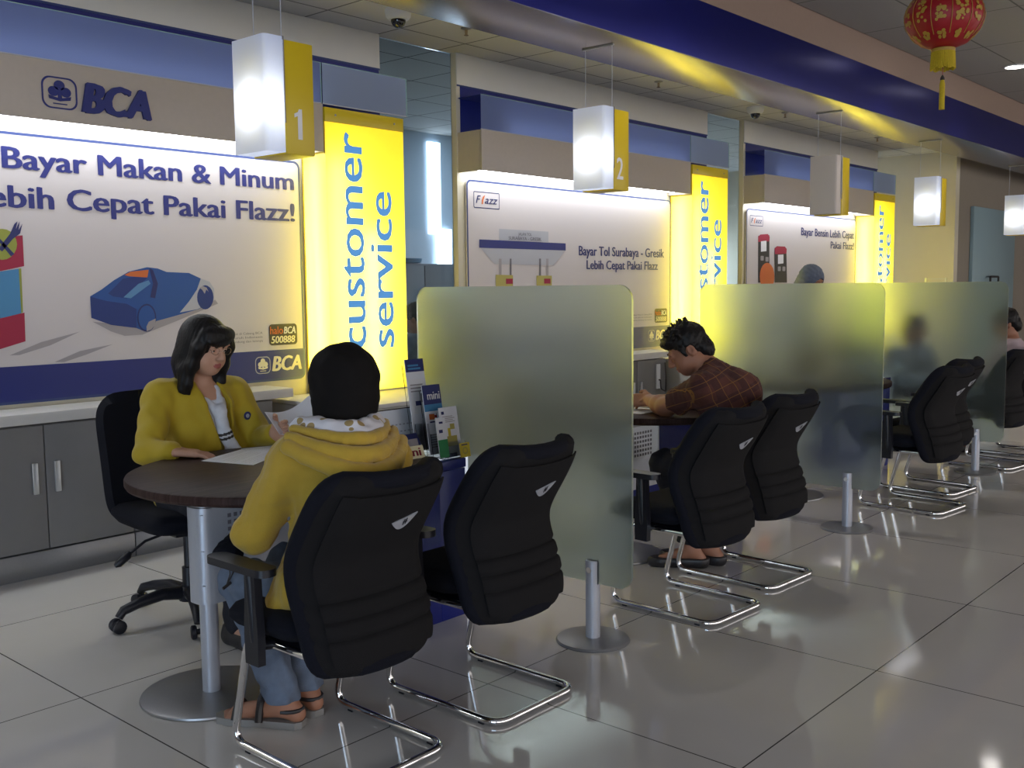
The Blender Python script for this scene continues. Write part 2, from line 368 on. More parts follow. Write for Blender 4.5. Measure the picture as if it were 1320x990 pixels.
# end wall beside the last counter, passage wall with its door
mb = MB(); mb.box((13.78, 4.53, 0), (13.9, 9, 3.095), M['cream_wall'])
mb.box((13.77, 4.6, 1.36), (13.779, 4.62, 1.47), M['handle']); mb.box((13.77, 4.86, 1.36), (13.779, 4.88, 1.47), M['handle']); mb.box((13.771, 4.62, 1.45), (13.779, 4.86, 1.458), M['handle'])
struct(mb.obj('wall_right'))
mb = MB(); mb.box((13.9, 4.53, 0), (XR, 4.62, 3.095), M['grey_wall']); struct(mb.obj('wall_passage'))
mb = MB(); mb.box((13.77, 4.515, 0), (13.91, 4.535, 3.095), M['cream_wall']); struct(mb.obj('trim_2'))
d = struct(MB().box((14.42, 4.48, 0), (16.3, 4.528, 2.42), mat('blue_door_glass', (.28, .40, .45), .3, coat=.3), .004).obj('door_1'))
MB().tube(fillet([(15.0, 4.47, 1.28), (15.0, 4.42, 1.28), (15.0, 4.42, 1.48), (15.36, 4.42, 1.48), (15.36, 4.42, 1.28), (15.36, 4.47, 1.28)], .02), .014, M['p_black']).obj('door_handle', d)
mb = MB(); mb.box((XR, -6, 0), (XR + .1, 9, 3.5), M['grey_wall']); struct(mb.obj('wall_far'))
mb = MB(); mb.box((XL - .1, -6, 0), (XL, -4.2, 3.5), M['hall_beige']); mb.box((XL - .1, .2, 0), (XL, 9, 3.5), M['hall_beige']); mb.box((XL - .1, -4.2, 2.6), (XL, .2, 3.5), M['hall_beige']); struct(mb.obj('wall_left'))
mb = MB(); mb.box((XL, -6.1, 0), (XR, -6, .35), M['grey_wall']); mb.box((XL, -6.1, 2.7), (XR, -6, 3.5), M['grey_wall'])
for x in np.arange(XL, XR + .1, 3.): mb.box((x - .12, -6.1, .35), (x + .12, -6, 2.7), M['grey_wall'])
struct(mb.obj('wall_front'))
# glazed front and side: panes full of daylight
n = 3
for i in range(10):
    x = XL + 3 * i; f = MB().box((x + .12, -6.09, .35), (x + 2.88, -6.06, 2.7), M['daylight']); o = struct(f.obj('window_%d' % n)); n += 1
    MB().box((x + 1.47, -6.06, .35), (x + 1.53, -6.02, 2.7), M['silver']).obj('window_frame', o)
o = struct(MB().box((XL - .09, -4.2, .05), (XL - .06, .2, 2.6), M['daylight_side']).obj('window_%d' % n)); n += 1
f = MB()
for y in (-3.1, -2., -.9): f.box((XL - .06, y - .03, .05), (XL - .01, y + .03, 2.6), M['silver'])
f.obj('window_frame', o)
# back office
mb = MB(); mb.box((XL, 8.2, 0), (13.78, 8.3, 3.095), M['office_wall']); struct(mb.obj('wall_office'))
o = struct(MB().box((7.88, 8.17, 2.0), (8.06, 8.195, 3.0), M['office_light']).obj('window_%d' % n)); n += 1
o = struct(MB().box((7.98, 8.15, 1.55), (8.2, 8.165, 2.06), M['office_light']).obj('window_%d' % n)); n += 1
o = struct(MB().box((14.0 - 1.2, 8.17, .9), (13.7, 8.195, 2.1), M['office_light']).obj('window_%d' % n)); n += 1

# ---------------------------------------------------------------- counters along the wall
def cabinet(label, x0, x1):
    t = thing('storage_cabinet', label, 'cabinet', ((x0 + x1) / 2, 5.03, 0), 0, 'storage cabinets under the wall worktop')
    w = (x1 - x0) / 2
    MB().box((-w, .012, .13), (w, .24, .755), M['cab'], .003).obj('body', t)
    MB().box((-w, -.012, .0), (w, .24, .128), M['silver_dark'], .002).obj('toe_kick', t)
    for s in (-1, 1):
        a, b = (-w + .003, -.003) if s < 0 else (.003, w - .003)
        d = MB().box((a, -.008, .135), (b, .011, .752), M['cab'], .002).obj('door', t)
        hx = s * .055
        MB().box((hx - .014, -.022, .415), (hx + .014, -.009, .57), M['handle'], .003).obj('handle', d)
    return t
def worktop(label, x0, x1):
    o = MB().box((x0, 4.985, .765), (x1, 5.272, .82), M['worktop'], .006).obj('worktop'); return tag(o, label, 'worktop', 'white worktops along the counter wall')
def low_cab(label, x0):
    t = thing('low_cabinet', label, 'cabinet', (x0, 4.43, 0), 0, 'low cabinets under the yellow signs')
    MB().box((0, .015, .06), (.98, .84, .715), M['cab_light'], .003).obj('body', t)
    MB().box((.0, .0, .716), (.985, .842, .74), M['worktop'], .004).obj('cabinet_top', t)
    MB().box((.02, .04, 0), (.96, .82, .058), M['silver_dark']).obj('toe_kick', t)
    for a, b in ((.004, .488), (.494, .976)):
        d = MB().box((a, 0, .07), (b, .014, .71), M['cab_light'], .002).obj('door', t)
        MB().box((.43 if a < .1 else .51, -.014, .42), (.455 if a < .1 else .535, -.001, .57), M['handle'], .003).obj('handle', d)
places = ('behind the officer in the mustard blazer', 'behind the man in the plaid shirt', 'of the third counter by the frosted glass')
for k in range(3):
    dx = PX * k
    worktop('white laminate worktop ledge under the %s poster' % ('blue toy car', 'toll gate', 'fuel pump')[k], (-1.5 if k == 0 else 1.16) + dx, 3.66 + dx)
    low_cab('low grey cabinet carrying the yellow sign next to the %s poster' % ('blue toy car', 'toll gate', 'fuel pump')[k], 3.665 + dx)
cabinet('grey two-door cabinet, the one with its pair of handles left of the officer', 1.74, 2.634)
cabinet('grey two-door cabinet under the worktop behind the officer in the blazer', 2.64, 3.534)
cabinet('grey two-door cabinet under the toy car poster, cut by the photo edge', .84, 1.734)
cabinet('grey two-door cabinet under the toll gate poster, behind the first frosted screen', 5.96, 6.854)
cabinet('grey two-door cabinet under the toll gate poster, beyond the man in plaid', 6.86, 7.754)
# cable and socket above the desk at the second counter
t = thing('power_outlet', 'white socket strip with a black cable on the cabinet beyond the man in plaid', 'socket', (7.62, 5.018, .55))
MB().box((-.03, -.012, -.06), (.03, .002, .16), M['white'], .004).obj('plate', t)
MB().tube(fillet([(.0, -.014, .02), (.0, -.03, .02), (.0, -.035, -.06), (.08, -.035, -.09), (.09, -.03, .05), (.09, -.02, .17)], .02), .006, M['p_black'], 8).obj('cable', t)

# ---------------------------------------------------------------- illuminated yellow signs
def light_box(label, x0):
    t = thing('illuminated_sign', label, 'illuminated sign', (x0, 5.03, .742), 0, 'yellow customer service light boxes')
    W, D, H = .642, .238, 1.766
    MB().box((0, .005, 0), (W, D, .012), M['silver']).box((0, .004, H - .012), (W, D, H), M['yellow_cap']).box((0, D - .012, .0), (W, D, H), M['white']).obj('housing', t)
    f = MB().add([(.0, 0, .005), (W, 0, .005), (W, 0, H - .085), (.0, 0, H - .085)], [(0, 1, 2, 3)], M['lb_face']).obj('front_panel', t)
    MB().add([(0, .0, .005), (0, D, .005), (0, D, H - .28), (0, .0, H - .28)], [(0, 1, 2, 3)], M['lb_side']).add([(W, 0, .005), (W, D, .005), (W, D, H - .012), (W, .0, H - .012)], [(0, 1, 2, 3)], M['lb_side']).obj('side_panel', t)
    MB().box((-.001, -.004, H - .086), (W + .001, .006, H), M['yellow_cap'], .002).box((-.001, .006, H - .28), (.004, D, H), M['yellow_cap']).obj('cap', t)
    for x in (.08, W - .08): MB().lathe([(.007, 0), (.007, .003)], M['silver_dark'], (0, 0, 0), 12).obj('screw', t).matrix_local = Matrix.Translation((x, -.0045, H - .042)) @ Matrix.Rotation(PI / 2, 4, 'X')
    L = MB()
    write(L, 'customer', .284, 1.632, .283, .15, -.004, M['letter_blue'], .018, up=True, xheight=.138)
    write(L, 'service', .278, 1.285, .522, .15, -.004, M['letter_blue'], .018, up=True, xheight=.128)
    L.obj('lettering', t)
    mb = MB()
    for x, y, z1 in ((.10, .13, H - .3), (.36, .085, H - .75)): mb.tube([(x, y, .03), (x, y, z1)], .013, M['tube_warm'], 8)
    mb.obj('lamp', t)
    return t
for k in range(3):
    light_box('yellow backlit sign reading customer service, standing right of the %s poster' % ('blue toy car', 'toll gate', 'fuel pump')[k], 3.983 + PX * k)
# ---------------------------------------------------------------- valances with cove light and blue glass above
def valance(label, x0, x1, logo=False):
    t = thing('light_valance', label, 'valance', (x0, 5.04, 2.24), 0, 'beige valances above the posters')
    w = x1 - x0
    MB().box((0, 0, 0), (w, .018, .285), M['beige'], .002).obj('front_board', t)
    for x in (0, w - .016): MB().box((x, .019, 0), (x + .016, .236, .285), M['beige']).obj('end_board', t)
    MB().box((.016, .02, .262), (w - .016, .236, .282), M['white']).obj('top_board', t)
    MB().box((.03, .05, .022), (w - .03, .20, .034), M['diffuser']).obj('lamp_diffuser', t)
    if logo:
        L = MB(); e = rrect(2.272 - x0, 2.449 - x0, .058, .212, .04)
        emblem(L, 2.272 - x0, 2.449 - x0, .058, .212, -.003, M['poster_blue'], M['poster_blue']); L.obj('emblem', t)
        L = MB(); V, F = text2d('BCA', .03, .18); n = len(V)
        write(L, 'BCA', 2.465 - x0, 2.842 - x0, .058, .142, -.014, M['poster_blue'], .07, .22); 
        n = len(L.v); V2 = [(x, -.0005, z) for x, y, z in L.v]; L.add(V2, [f for f in L.f], M['poster_blue'])
        from collections import Counter
        ec = Counter(); 
        for f in L.f[:len(L.f) // 2]:
            for a, b in zip(f, f[1:] + f[:1]): ec[tuple(sorted((a, b)))] += 1
        for (a, b), c in ec.items():
            if c == 1: L.f.append((a, b, b + n, a + n)); L.mi.append(0)
        L.obj('lettering', t)
    return t
valance('beige valance with the blue clover emblem and raised letters', -1.5, 3.98, True)
valance('beige valance above the toll gate poster', 5.39, 8.192)
valance('beige valance above the fuel pump poster', 9.61, 12.41)
def blue_pane(label, x0, x1, m, z1=2.772):
    t = thing('blue_glass_panel', label, 'glass panel', (x0, 5.045, 2.527), 0, 'blue frosted panes above the valances')
    w = x1 - x0; h = z1 - 2.527
    MB().add([(0, 0, 0), (w, 0, 0), (w, 0, h), (0, 0, h)], [(0, 1, 2, 3)], m).obj('pane', t)
    MB().box((0, -.003, -.001), (w, .004, .005), M['silver']).box((w - .004, -.003, 0), (w, .004, h), M['glass_edge']).box((0, -.002, h - .003), (w, .002, h), M['glass_edge']).obj('edge_trim', t)
    MB().box((.0, .005, h - .006), (w, .222, h), M['navy']).obj('top_board', t)  # added cover: blocks the tube's upward light and its soffit reflection
    if w > 1: MB().tube([(.28, .10, .016), (w - .05, .10, .016)], .009, M['tube'], 8).obj('lamp', t)
names = ('blue toy car', 'toll gate', 'fuel pump')
for k, (a, b) in enumerate(((-1.5, 3.975), (5.39, 8.19), (9.61, 12.41))):
    blue_pane('long blue frosted glass pane above the valance over the %s poster' % names[k], a, b, M['blue_glass'])
    blue_pane('short blue frosted glass pane above the yellow sign by the %s poster' % names[k], b + .01, b + .70, M['blue_glass2'])
# ---------------------------------------------------------------- posters on the wall
PY = 5.268
def flat(mb, poly, lay, m): mb.add([(x, PY - .012 - .0007 * lay, z) for x, z in poly], [range(len(poly))], m)
def poster(label, x0, x1, z0=.842, z1=2.197):
    t = thing('advertising_poster', label, 'poster', (0, 0, 0), 0, 'bank posters on the counter wall')
    o = rrect(x0, x1, z0, z1, .045)
    MB().prism(o, PY - .011, PY, M['poster']).obj('panel', t)
    i = rrect(x0 + .014, x1 - .014, z0 + .014, z1 - .014, .034); n = len(o)
    MB().add([(u, PY - .0118, v) for u, v in o] + [(u, PY - .0118, v) for u, v in i], [(k, (k + 1) % n, (k + 1) % n + n, k + n) for k in range(n)], M['frame_blue']).obj('border', t)
    b = [p for p in i if p[1] < z0 + .1]
    mb = MB(); bb = [(x0 + .014, 1.033), *[p for p in i if p[0] < (x0 + x1) / 2 and p[1] < z0 + .3], *[p for p in i if p[0] > (x0 + x1) / 2 and p[1] < z0 + .3], (x1 - .014, 1.033)]
    flat(mb, bb, 1, M['poster_blue']); mb.obj('blue_band', t)
    L = MB(); y = PY - .0145
    write(L, 'BCA', x1 - .255, x1 - .03, .905, .088, y, M['p_cream'], .05, .22); L.obj('lettering', t)
    e = MB(); emblem(e, x1 - .375, x1 - .265, .893, .997, y, M['p_tollgrey'], M['p_cream']); e.obj('emblem', t)
    h = MB(); flat(h, rrect(x1 - .268, x1 - .058, 1.062, 1.192, .022), 2, M['p_black'])
    write(h, 'halo', x1 - .26, x1 - .165, 1.132, .046, y - .001, M['p_orange'], .01); write(h, 'BCA', x1 - .16, x1 - .07, 1.132, .042, y - .001, M['p_white'], .04, .2)
    write(h, '500888', x1 - .255, x1 - .075, 1.076, .042, y - .001, M['p_cream'], .03, .15); h.obj('phone_badge', t)
    s = MB()
    for k, w in enumerate((.235, .245, .25)):
        z = 1.137 - k * .024; x = x1 - .315
        write(s, ('Bayar Pakai di Cabang BCA', 'ini di seluruh Indonesia', 'Jakarta, Bandung dan lainnya')[k], x - w * 1.25, x, z, .013, y, M['p_dgrey'], .0)
    s.obj('small_print', t)
    return t
A = {
 'car_shadow':[(2.577, 1.245),(2.677, 1.189),(2.753, 1.162),(2.856, 1.164),(3.072, 1.234),(3.34, 1.326),(3.322, 1.349),(3.199, 1.303),(2.835, 1.21)],
 'car':[(2.57, 1.379),(2.634, 1.414),(2.707, 1.464),(2.793, 1.51),(2.902, 1.535),(2.966, 1.528),(3.019, 1.509),(3.158, 1.504),(3.232, 1.473),(3.288, 1.454),(3.316, 1.414),(3.315, 1.349),(3.211, 1.297),(3.073, 1.265),(2.941, 1.236),(2.874, 1.18),(2.823, 1.202),(2.679, 1.224),(2.571, 1.265)],
 'car_white':[(3.232, 1.473),(3.288, 1.454),(3.316, 1.414),(3.315, 1.349),(3.205, 1.297),(3.089, 1.28),(3.151, 1.343),(3.204, 1.409)],
 'car_rear':[(2.57, 1.377),(2.663, 1.352),(2.773, 1.336),(2.828, 1.306),(2.823, 1.202),(2.679, 1.224),(2.571, 1.265)],
 'car_window':[(2.671, 1.393),(2.757, 1.471),(2.837, 1.485),(2.9, 1.476),(2.834, 1.423),(2.775, 1.365),(2.697, 1.377)],
 'car_glare':[(2.755, 1.371),(2.846, 1.444),(2.907, 1.463),(2.918, 1.444),(2.797, 1.365)],
 'car_pillar':[(2.914, 1.53),(2.936, 1.519),(2.962, 1.444),(2.941, 1.363),(2.912, 1.369),(2.933, 1.444)],
 'car_roof':[(2.767, 1.492),(2.804, 1.51),(2.91, 1.521),(2.9, 1.478),(2.792, 1.485)],
 'wheel':[(2.943, 1.255),(2.939, 1.231),(2.929, 1.209),(2.916, 1.192),(2.9, 1.182),(2.882, 1.179),(2.865, 1.183),(2.849, 1.195),(2.838, 1.212),(2.831, 1.234),(2.829, 1.258),(2.833, 1.282),(2.842, 1.303),(2.855, 1.32),(2.872, 1.33),(2.889, 1.334),(2.907, 1.33),(2.922, 1.318),(2.934, 1.301),(2.941, 1.279)],
 'wheel_hub':[(2.881, 1.208),(2.896, 1.234),(2.938, 1.251),(2.936, 1.217),(2.909, 1.191),(2.882, 1.182)],
 'wheel2':[(3.31, 1.363),(3.306, 1.341),(3.297, 1.322),(3.285, 1.307),(3.269, 1.297),(3.253, 1.294),(3.236, 1.298),(3.222, 1.308),(3.211, 1.324),(3.204, 1.343),(3.203, 1.365),(3.206, 1.386),(3.215, 1.405),(3.227, 1.421),(3.242, 1.43),(3.259, 1.434),(3.275, 1.43),(3.29, 1.42),(3.301, 1.405),(3.308, 1.385)],
 'wheel2_hub':[(3.219, 1.42),(3.242, 1.429),(3.267, 1.42),(3.279, 1.395),(3.264, 1.409),(3.253, 1.384),(3.236, 1.409)],
 'bld_red':[(1.867, 1.647),(2.1, 1.667),(2.237, 1.689),(2.236, 1.535),(2.09, 1.503),(1.857, 1.467)],
 'bld_green':[(2.207, 1.643),(2.202, 1.619),(2.19, 1.598),(2.174, 1.58),(2.153, 1.569),(2.131, 1.565),(2.109, 1.568),(2.09, 1.579),(2.076, 1.596),(2.067, 1.617),(2.065, 1.64),(2.07, 1.663),(2.081, 1.685),(2.097, 1.702),(2.117, 1.714),(2.139, 1.718),(2.161, 1.715),(2.18, 1.705),(2.195, 1.688),(2.204, 1.667)],
 'fork':[(2.174, 1.583),(2.117, 1.658),(2.127, 1.668),(2.191, 1.595)],
 'fork2':[(2.115, 1.62),(2.175, 1.694),(2.199, 1.743),(2.215, 1.758),(2.205, 1.719),(2.226, 1.758),(2.218, 1.714),(2.239, 1.747),(2.225, 1.698),(2.188, 1.67),(2.133, 1.606)],
 'bld_blue':[(1.857, 1.467),(2.09, 1.503),(2.209, 1.522),(2.211, 1.299),(2.077, 1.27),(1.843, 1.236)],
 'bld_edge':[(2.209, 1.522),(2.221, 1.524),(2.218, 1.304),(2.209, 1.299)],
 'bld_red2':[(1.843, 1.236),(2.077, 1.27),(2.225, 1.302),(2.222, 1.157),(2.068, 1.116),(1.833, 1.068)],
 'streak':[(2.14, 1.09),(2.3, 1.149),(2.506, 1.195),(2.349, 1.131),(2.189, 1.089)],
 'streak2':[(2.364, 1.043),(2.501, 1.093),(2.685, 1.12),(2.531, 1.071),(2.415, 1.04)],
 'toll_sign':[(5.801, 1.848),(6.392, 1.846),(6.391, 1.762),(5.799, 1.762)],
 'toll_roof':[(5.578, 1.762),(6.613, 1.758),(6.613, 1.7),(5.577, 1.7)],
 'toll_soffit':[(5.586, 1.701),(6.613, 1.7),(6.455, 1.578),(5.748, 1.58)],
 'toll_post0':[(5.793, 1.622),(5.823, 1.622),(5.821, 1.479),(5.791, 1.479)],
 'toll_post1':[(5.919, 1.624),(5.939, 1.624),(5.937, 1.479),(5.917, 1.479)],
 'toll_post2':[(6.271, 1.629),(6.295, 1.629),(6.293, 1.479),(6.269, 1.479)],
 'toll_post3':[(6.359, 1.63),(6.389, 1.63),(6.387, 1.479),(6.358, 1.479)],
 'toll_booth0':[(5.755, 1.5),(5.954, 1.497),(5.952, 1.382),(5.753, 1.384)],
 'toll_booth1':[(6.236, 1.494),(6.43, 1.494),(6.428, 1.378),(6.235, 1.379)],
 'pump1':[(9.891, 1.919),(10.143, 1.934),(10.157, 1.424),(9.903, 1.425)],
 'pump1_top':[(9.891, 1.91),(9.937, 1.934),(10.108, 1.945),(10.15, 1.917),(10.145, 1.868),(9.892, 1.855)],
 'pump1_hole':[(9.953, 1.863),(10.075, 1.873),(10.078, 1.762),(9.955, 1.753)],
 'pump2':[(10.259, 1.798),(10.539, 1.804),(10.566, 1.423),(10.276, 1.424)],
 'pump2_top':[(10.259, 1.798),(10.315, 1.82),(10.502, 1.82),(10.547, 1.795),(10.541, 1.744),(10.268, 1.732)],
 'pump2_hole':[(10.339, 1.727),(10.468, 1.733),(10.471, 1.635),(10.342, 1.627)],
 'pump_ball':[(10.267, 1.49),(10.26, 1.444),(10.238, 1.402),(10.201, 1.37),(10.155, 1.349),(10.103, 1.342),(10.052, 1.35),(10.005, 1.371),(9.968, 1.404),(9.944, 1.445),(9.935, 1.49),(9.942, 1.535),(9.964, 1.576),(9.999, 1.609),(10.044, 1.63),(10.095, 1.638),(10.147, 1.631),(10.194, 1.611),(10.233, 1.578),(10.258, 1.536)],
}
t = poster('large bank poster with a blue toy car and two lines of blue headline', 1.2, 3.955)
L = MB()
write(L, 'Bayar Makan & Minum', 2.155, 3.908, 2.018, .104, PY - .0135, M['poster_text'], .03); L.obj('headline_lettering', t); L = MB()
write(L, 'Lebih Cepat Pakai Flazz!', 1.985, 3.908, 1.826, .107, PY - .0135, M['poster_text'], .03)
L.obj('headline_lettering', t)
mb = MB(); flat(mb, A['car_shadow'], 1, M['p_grey'])
for n_, l, m in (('car', 2, 'p_car'), ('car_white', 3, 'p_tollgrey'), ('car_rear', 3, 'p_car_dark'), ('car_window', 3, 'p_car_dark'), ('car_glare', 4, 'p_car_light'), ('car_pillar', 4, 'p_navy'), ('car_roof', 4, 'p_orange'), ('wheel', 4, 'p_navy'), ('wheel2', 4, 'p_car_dark')):
    flat(mb, A[n_], l, M[m])
c = A['wheel']; cx = sum(p[0] for p in c) / len(c); cz = sum(p[1] for p in c) / len(c)
flat(mb, [(cx + (x - cx) * .86, cz + (z - cz) * .88) for x, z in c], 5, M['p_car']); flat(mb, A['wheel_hub'], 6, M['p_grey']); flat(mb, A['wheel2_hub'], 5, M['p_grey'])
for q in ('streak', 'streak2'): flat(mb, A[q], 1, M['p_grey'])
mb.obj('car_picture', t)
mb = MB()
for n_, l, m in (('bld_blue', 1, 'p_cyan'), ('bld_edge', 2, 'p_green'), ('bld_red', 2, 'p_red'), ('bld_red2', 2, 'p_red'), ('bld_green', 3, 'p_green'), ('fork', 4, 'p_navy'), ('fork2', 4, 'p_navy')): flat(mb, A[n_], l, M[m])
mb.obj('restaurant_picture', t)
def card_logo(t, x0, x1, z0, z1):
    L = MB(); o = rrect(x0, x1, z0, z1, .01); i = rrect(x0 + .006, x1 - .006, z0 + .006, z1 - .006, .006); n = len(o)
    L.add([(u, PY - .0125, v) for u, v in o] + [(u, PY - .0125, v) for u, v in i], [(k, (k + 1) % n, (k + 1) % n + n, k + n) for k in range(n)], M['p_navy'])
    w = x1 - x0; h = z1 - z0
    write(L, 'F', x0 + w * .08, x0 + w * .27, z0 + h * .3, h * .46, PY - .013, M['p_navy'], .01, .3)
    flat(L, [(x0 + w * a, z0 + h * b) for a, b in ((.30, .25), (.35, .25), (.37, .5), (.44, .82), (.35, .7), (.31, .5))], 2, M['p_orange'])
    write(L, 'azz', x0 + w * .42, x0 + w * .93, z0 + h * .3, h * .46, PY - .013, M['p_navy'], .005, .3); L.obj('card_logo', t)
t = poster('bank poster with a toll gate under a blue canopy', 5.45, 8.195)
card_logo(t, 5.525, 5.81, 1.993, 2.115)
L = MB(); write(L, 'Bayar Tol Surabaya - Gresik', 6.788, 8.081, 1.664, .078, PY - .0135, M['poster_text_dark'], .03); L.obj('headline_lettering', t); L = MB()
write(L, 'Lebih Cepat Pakai Flazz', 6.894, 7.978, 1.550, .074, PY - .0135, M['poster_text_dark'], .03); L.obj('headline_lettering', t)
mb = MB(); flat(mb, A['toll_sign'], 1, M['p_tollgrey']); flat(mb, A['toll_soffit'], 2, M['p_tollgrey']); flat(mb, A['toll_roof'], 3, M['poster_blue'])
for i in range(4): flat(mb, A['toll_post%d' % i], 3, M['p_grey'] if i in (0, 3) else M['p_dgrey'])
for i in range(2): flat(mb, A['toll_booth%d' % i], 4, M['p_gold'])
for x in (5.87, 6.33): flat(mb, [(x, 1.43), (x + .08, 1.43), (x + .08, 1.47), (x, 1.47)], 5, M['p_red'])
write(mb, 'JALAN TOL', 6.02, 6.18, 1.805, .022, PY - .0165, M['p_dgrey'], .01); write(mb, 'SURABAYA - GRESIK', 5.905, 6.30, 1.770, .024, PY - .0165, M['p_dgrey'], .02)
mb.obj('toll_gate_picture', t)
t = poster('bank poster with two red-topped fuel pumps', 9.64, 12.41)
card_logo(t, 9.711, 9.996, 2.02, 2.129)
L = MB(); write(L, 'Bayar Bensin Lebih Cepat', 10.9, 12.349, 1.958, .085, PY - .0135, M['poster_text_dark'], .03); L.obj('headline_lettering', t); L = MB()
write(L, 'Pakai Flazz!', 11.683, 12.355, 1.825, .082, PY - .0135, M['poster_text_dark'], .03); L.obj('headline_lettering', t)
mb = MB(); flat(mb, A['pump1'], 1, M['p_black']); flat(mb, A['pump1_top'], 2, M['p_red']); flat(mb, A['pump1_hole'], 3, M['p_white']); flat(mb, A['pump_ball'], 4, M['p_orange'])
flat(mb, A['pump2'], 5, M['p_black']); flat(mb, A['pump2_top'], 6, M['p_red']); flat(mb, A['pump2_hole'], 7, M['p_white'])
for x, z, l in ((9.95, 1.66, 2), (10.06, 1.65, 2), (10.34, 1.55, 6), (10.45, 1.55, 6)): flat(mb, rrect(x, x + .07, z, z + .05, .01), l, M['p_grey'])
mb.obj('fuel_pump_picture', t)

# ---------------------------------------------------------------- hanging counter signs
def hanging_sign(label, x, num=None, lit=True):
    t = thing('hanging_sign', label, 'hanging sign', (x, 3.6, 1.98), 0, 'lantern-like counter signs under the bulkhead')
    W, D, H, a = .243, .228, .475, .094
    m = M['sign_white'] if lit else M['sign_off']
    s = MB(); o = [(0, D), (0, .018), (.006, .005), (.018, 0), (a, 0)]
    V = [(x_, y_, z_) for z_ in (0, H) for x_, y_ in o]; n = len(o)
    s.add(V, [(k, k + 1, k + 1 + n, k + n) for k in range(n - 1)], m)
    s.add([(0, D, 0), (0, .018, 0), (.006, .005, 0), (.018, 0, 0), (a, 0, 0), (a, D, 0)], [range(6)], m)
    s.add([(0, D, H), (0, .018, H), (.006, .005, H), (.018, 0, H), (a, 0, H), (a, D, H)], [range(6)], m)
    s.add([(0, D, 0), (a, D, 0), (a, D, H), (0, D, H)], [range(4)], m)
    s.obj('lamp_shade', t, ang=1.0)
    MB().box((a + .001, -.006, -.006), (W, D + .004, H - .012), M['yellow_paint'], .003).obj('yellow_panel', t)
    if num:
        L = MB()
        if num == '1': L.add([(x_, -.0075, z_) for x_, z_ in ((.155, .058), (.178, .058), (.178, .185), (.162, .185), (.156, .172), (.138, .164), (.138, .148), (.155, .155))], [range(8)], M['p_white'])
        else: write(L, num, .118, .184, .058, .125, -.0075, M['p_white'], .02)
        L.obj('lettering', t)
    for y in (.012, D - .02):
        MB().tube([(a + .004, y, H - .01), (a + .004, y, 2.812 - 1.98)], .0022, M['silver'], 6).obj('cable', t)
    MB().tube([(a - .004, -.008, .12), (a - .004, -.008, H)], .004, M['chrome'], 8).obj('cable_rod', t)
    MB().box((a - .004, .0, 2.811 - 1.98), (a + .012, D, 2.8195 - 1.98), M['silver_dark'], .001).obj('ceiling_mount', t)
    if lit:
        b = MB(); b.lathe([(.004, -.055), (.026, -.045), (.034, 0), (.026, .045), (.004, .055)], M['bulb'], (.047, D * .55, H * .42), 16); b.obj('lamp', t)
    return t
hanging_sign('lit white and yellow hanging sign with the number 1', 2.547, '1')
hanging_sign('lit white and yellow hanging sign with the number 2', 4.895, '2')
hanging_sign('unlit grey and yellow hanging sign in front of the fuel pump poster', 8.09, None, False)
hanging_sign('lit hanging sign in front of the yellowish end wall', 10.44)
hanging_sign('lit hanging sign near the blue door, cut by the photo edge', 13.45)

# ---------------------------------------------------------------- frosted screens on posts
def partition(label, x):
    t = thing('frosted_glass_partition', label, 'glass partition', (x, 0, 0), 0, 'frosted glass screens between the counters')
    MB().prism(rrect(2.19, 3.36, .236, 1.408, .06), -.005, .005, M['frosted'], 'yz').obj('glass_pane', t, ang=.5)
    for y in (2.38,):
        p = MB()
        for s in (-1, 1): p.prism([(s * .006 + s * (0), y - .027)] + [(s * .006 + s * .022 * math.sin(q), y - .027 * math.cos(q)) for q in np.linspace(0.25, PI - .25, 9)] + [(s * .006, y + .027)], .015, .326, M['silver'], 'xy')
        p.box((-.006, y - .026, .014), (.006, y + .026, .232), M['silver'])
        o = p.obj('post', t)
        MB().lathe([(.012, -.004), (.012, .004)], M['chrome'], (0, 0, 0), 12).obj('screw', o).matrix_local = Matrix.Translation((-.024, y, .29)) @ Matrix.Rotation(PI / 2, 4, 'Y')
        MB().lathe([(.146, 0), (.148, .004), (.142, .011), (.05, .0155), (.03, .0155)], M['silver_dark'], (0, y, 0), 48).obj('base_disc', t)
    return t
partition('frosted glass screen between the woman in the mustard hoodie and the man in plaid', 3.156)
partition('frosted glass screen just behind the man in the plaid shirt', 5.58)
partition('frosted glass screen with a dark blurred figure behind it', 7.862)
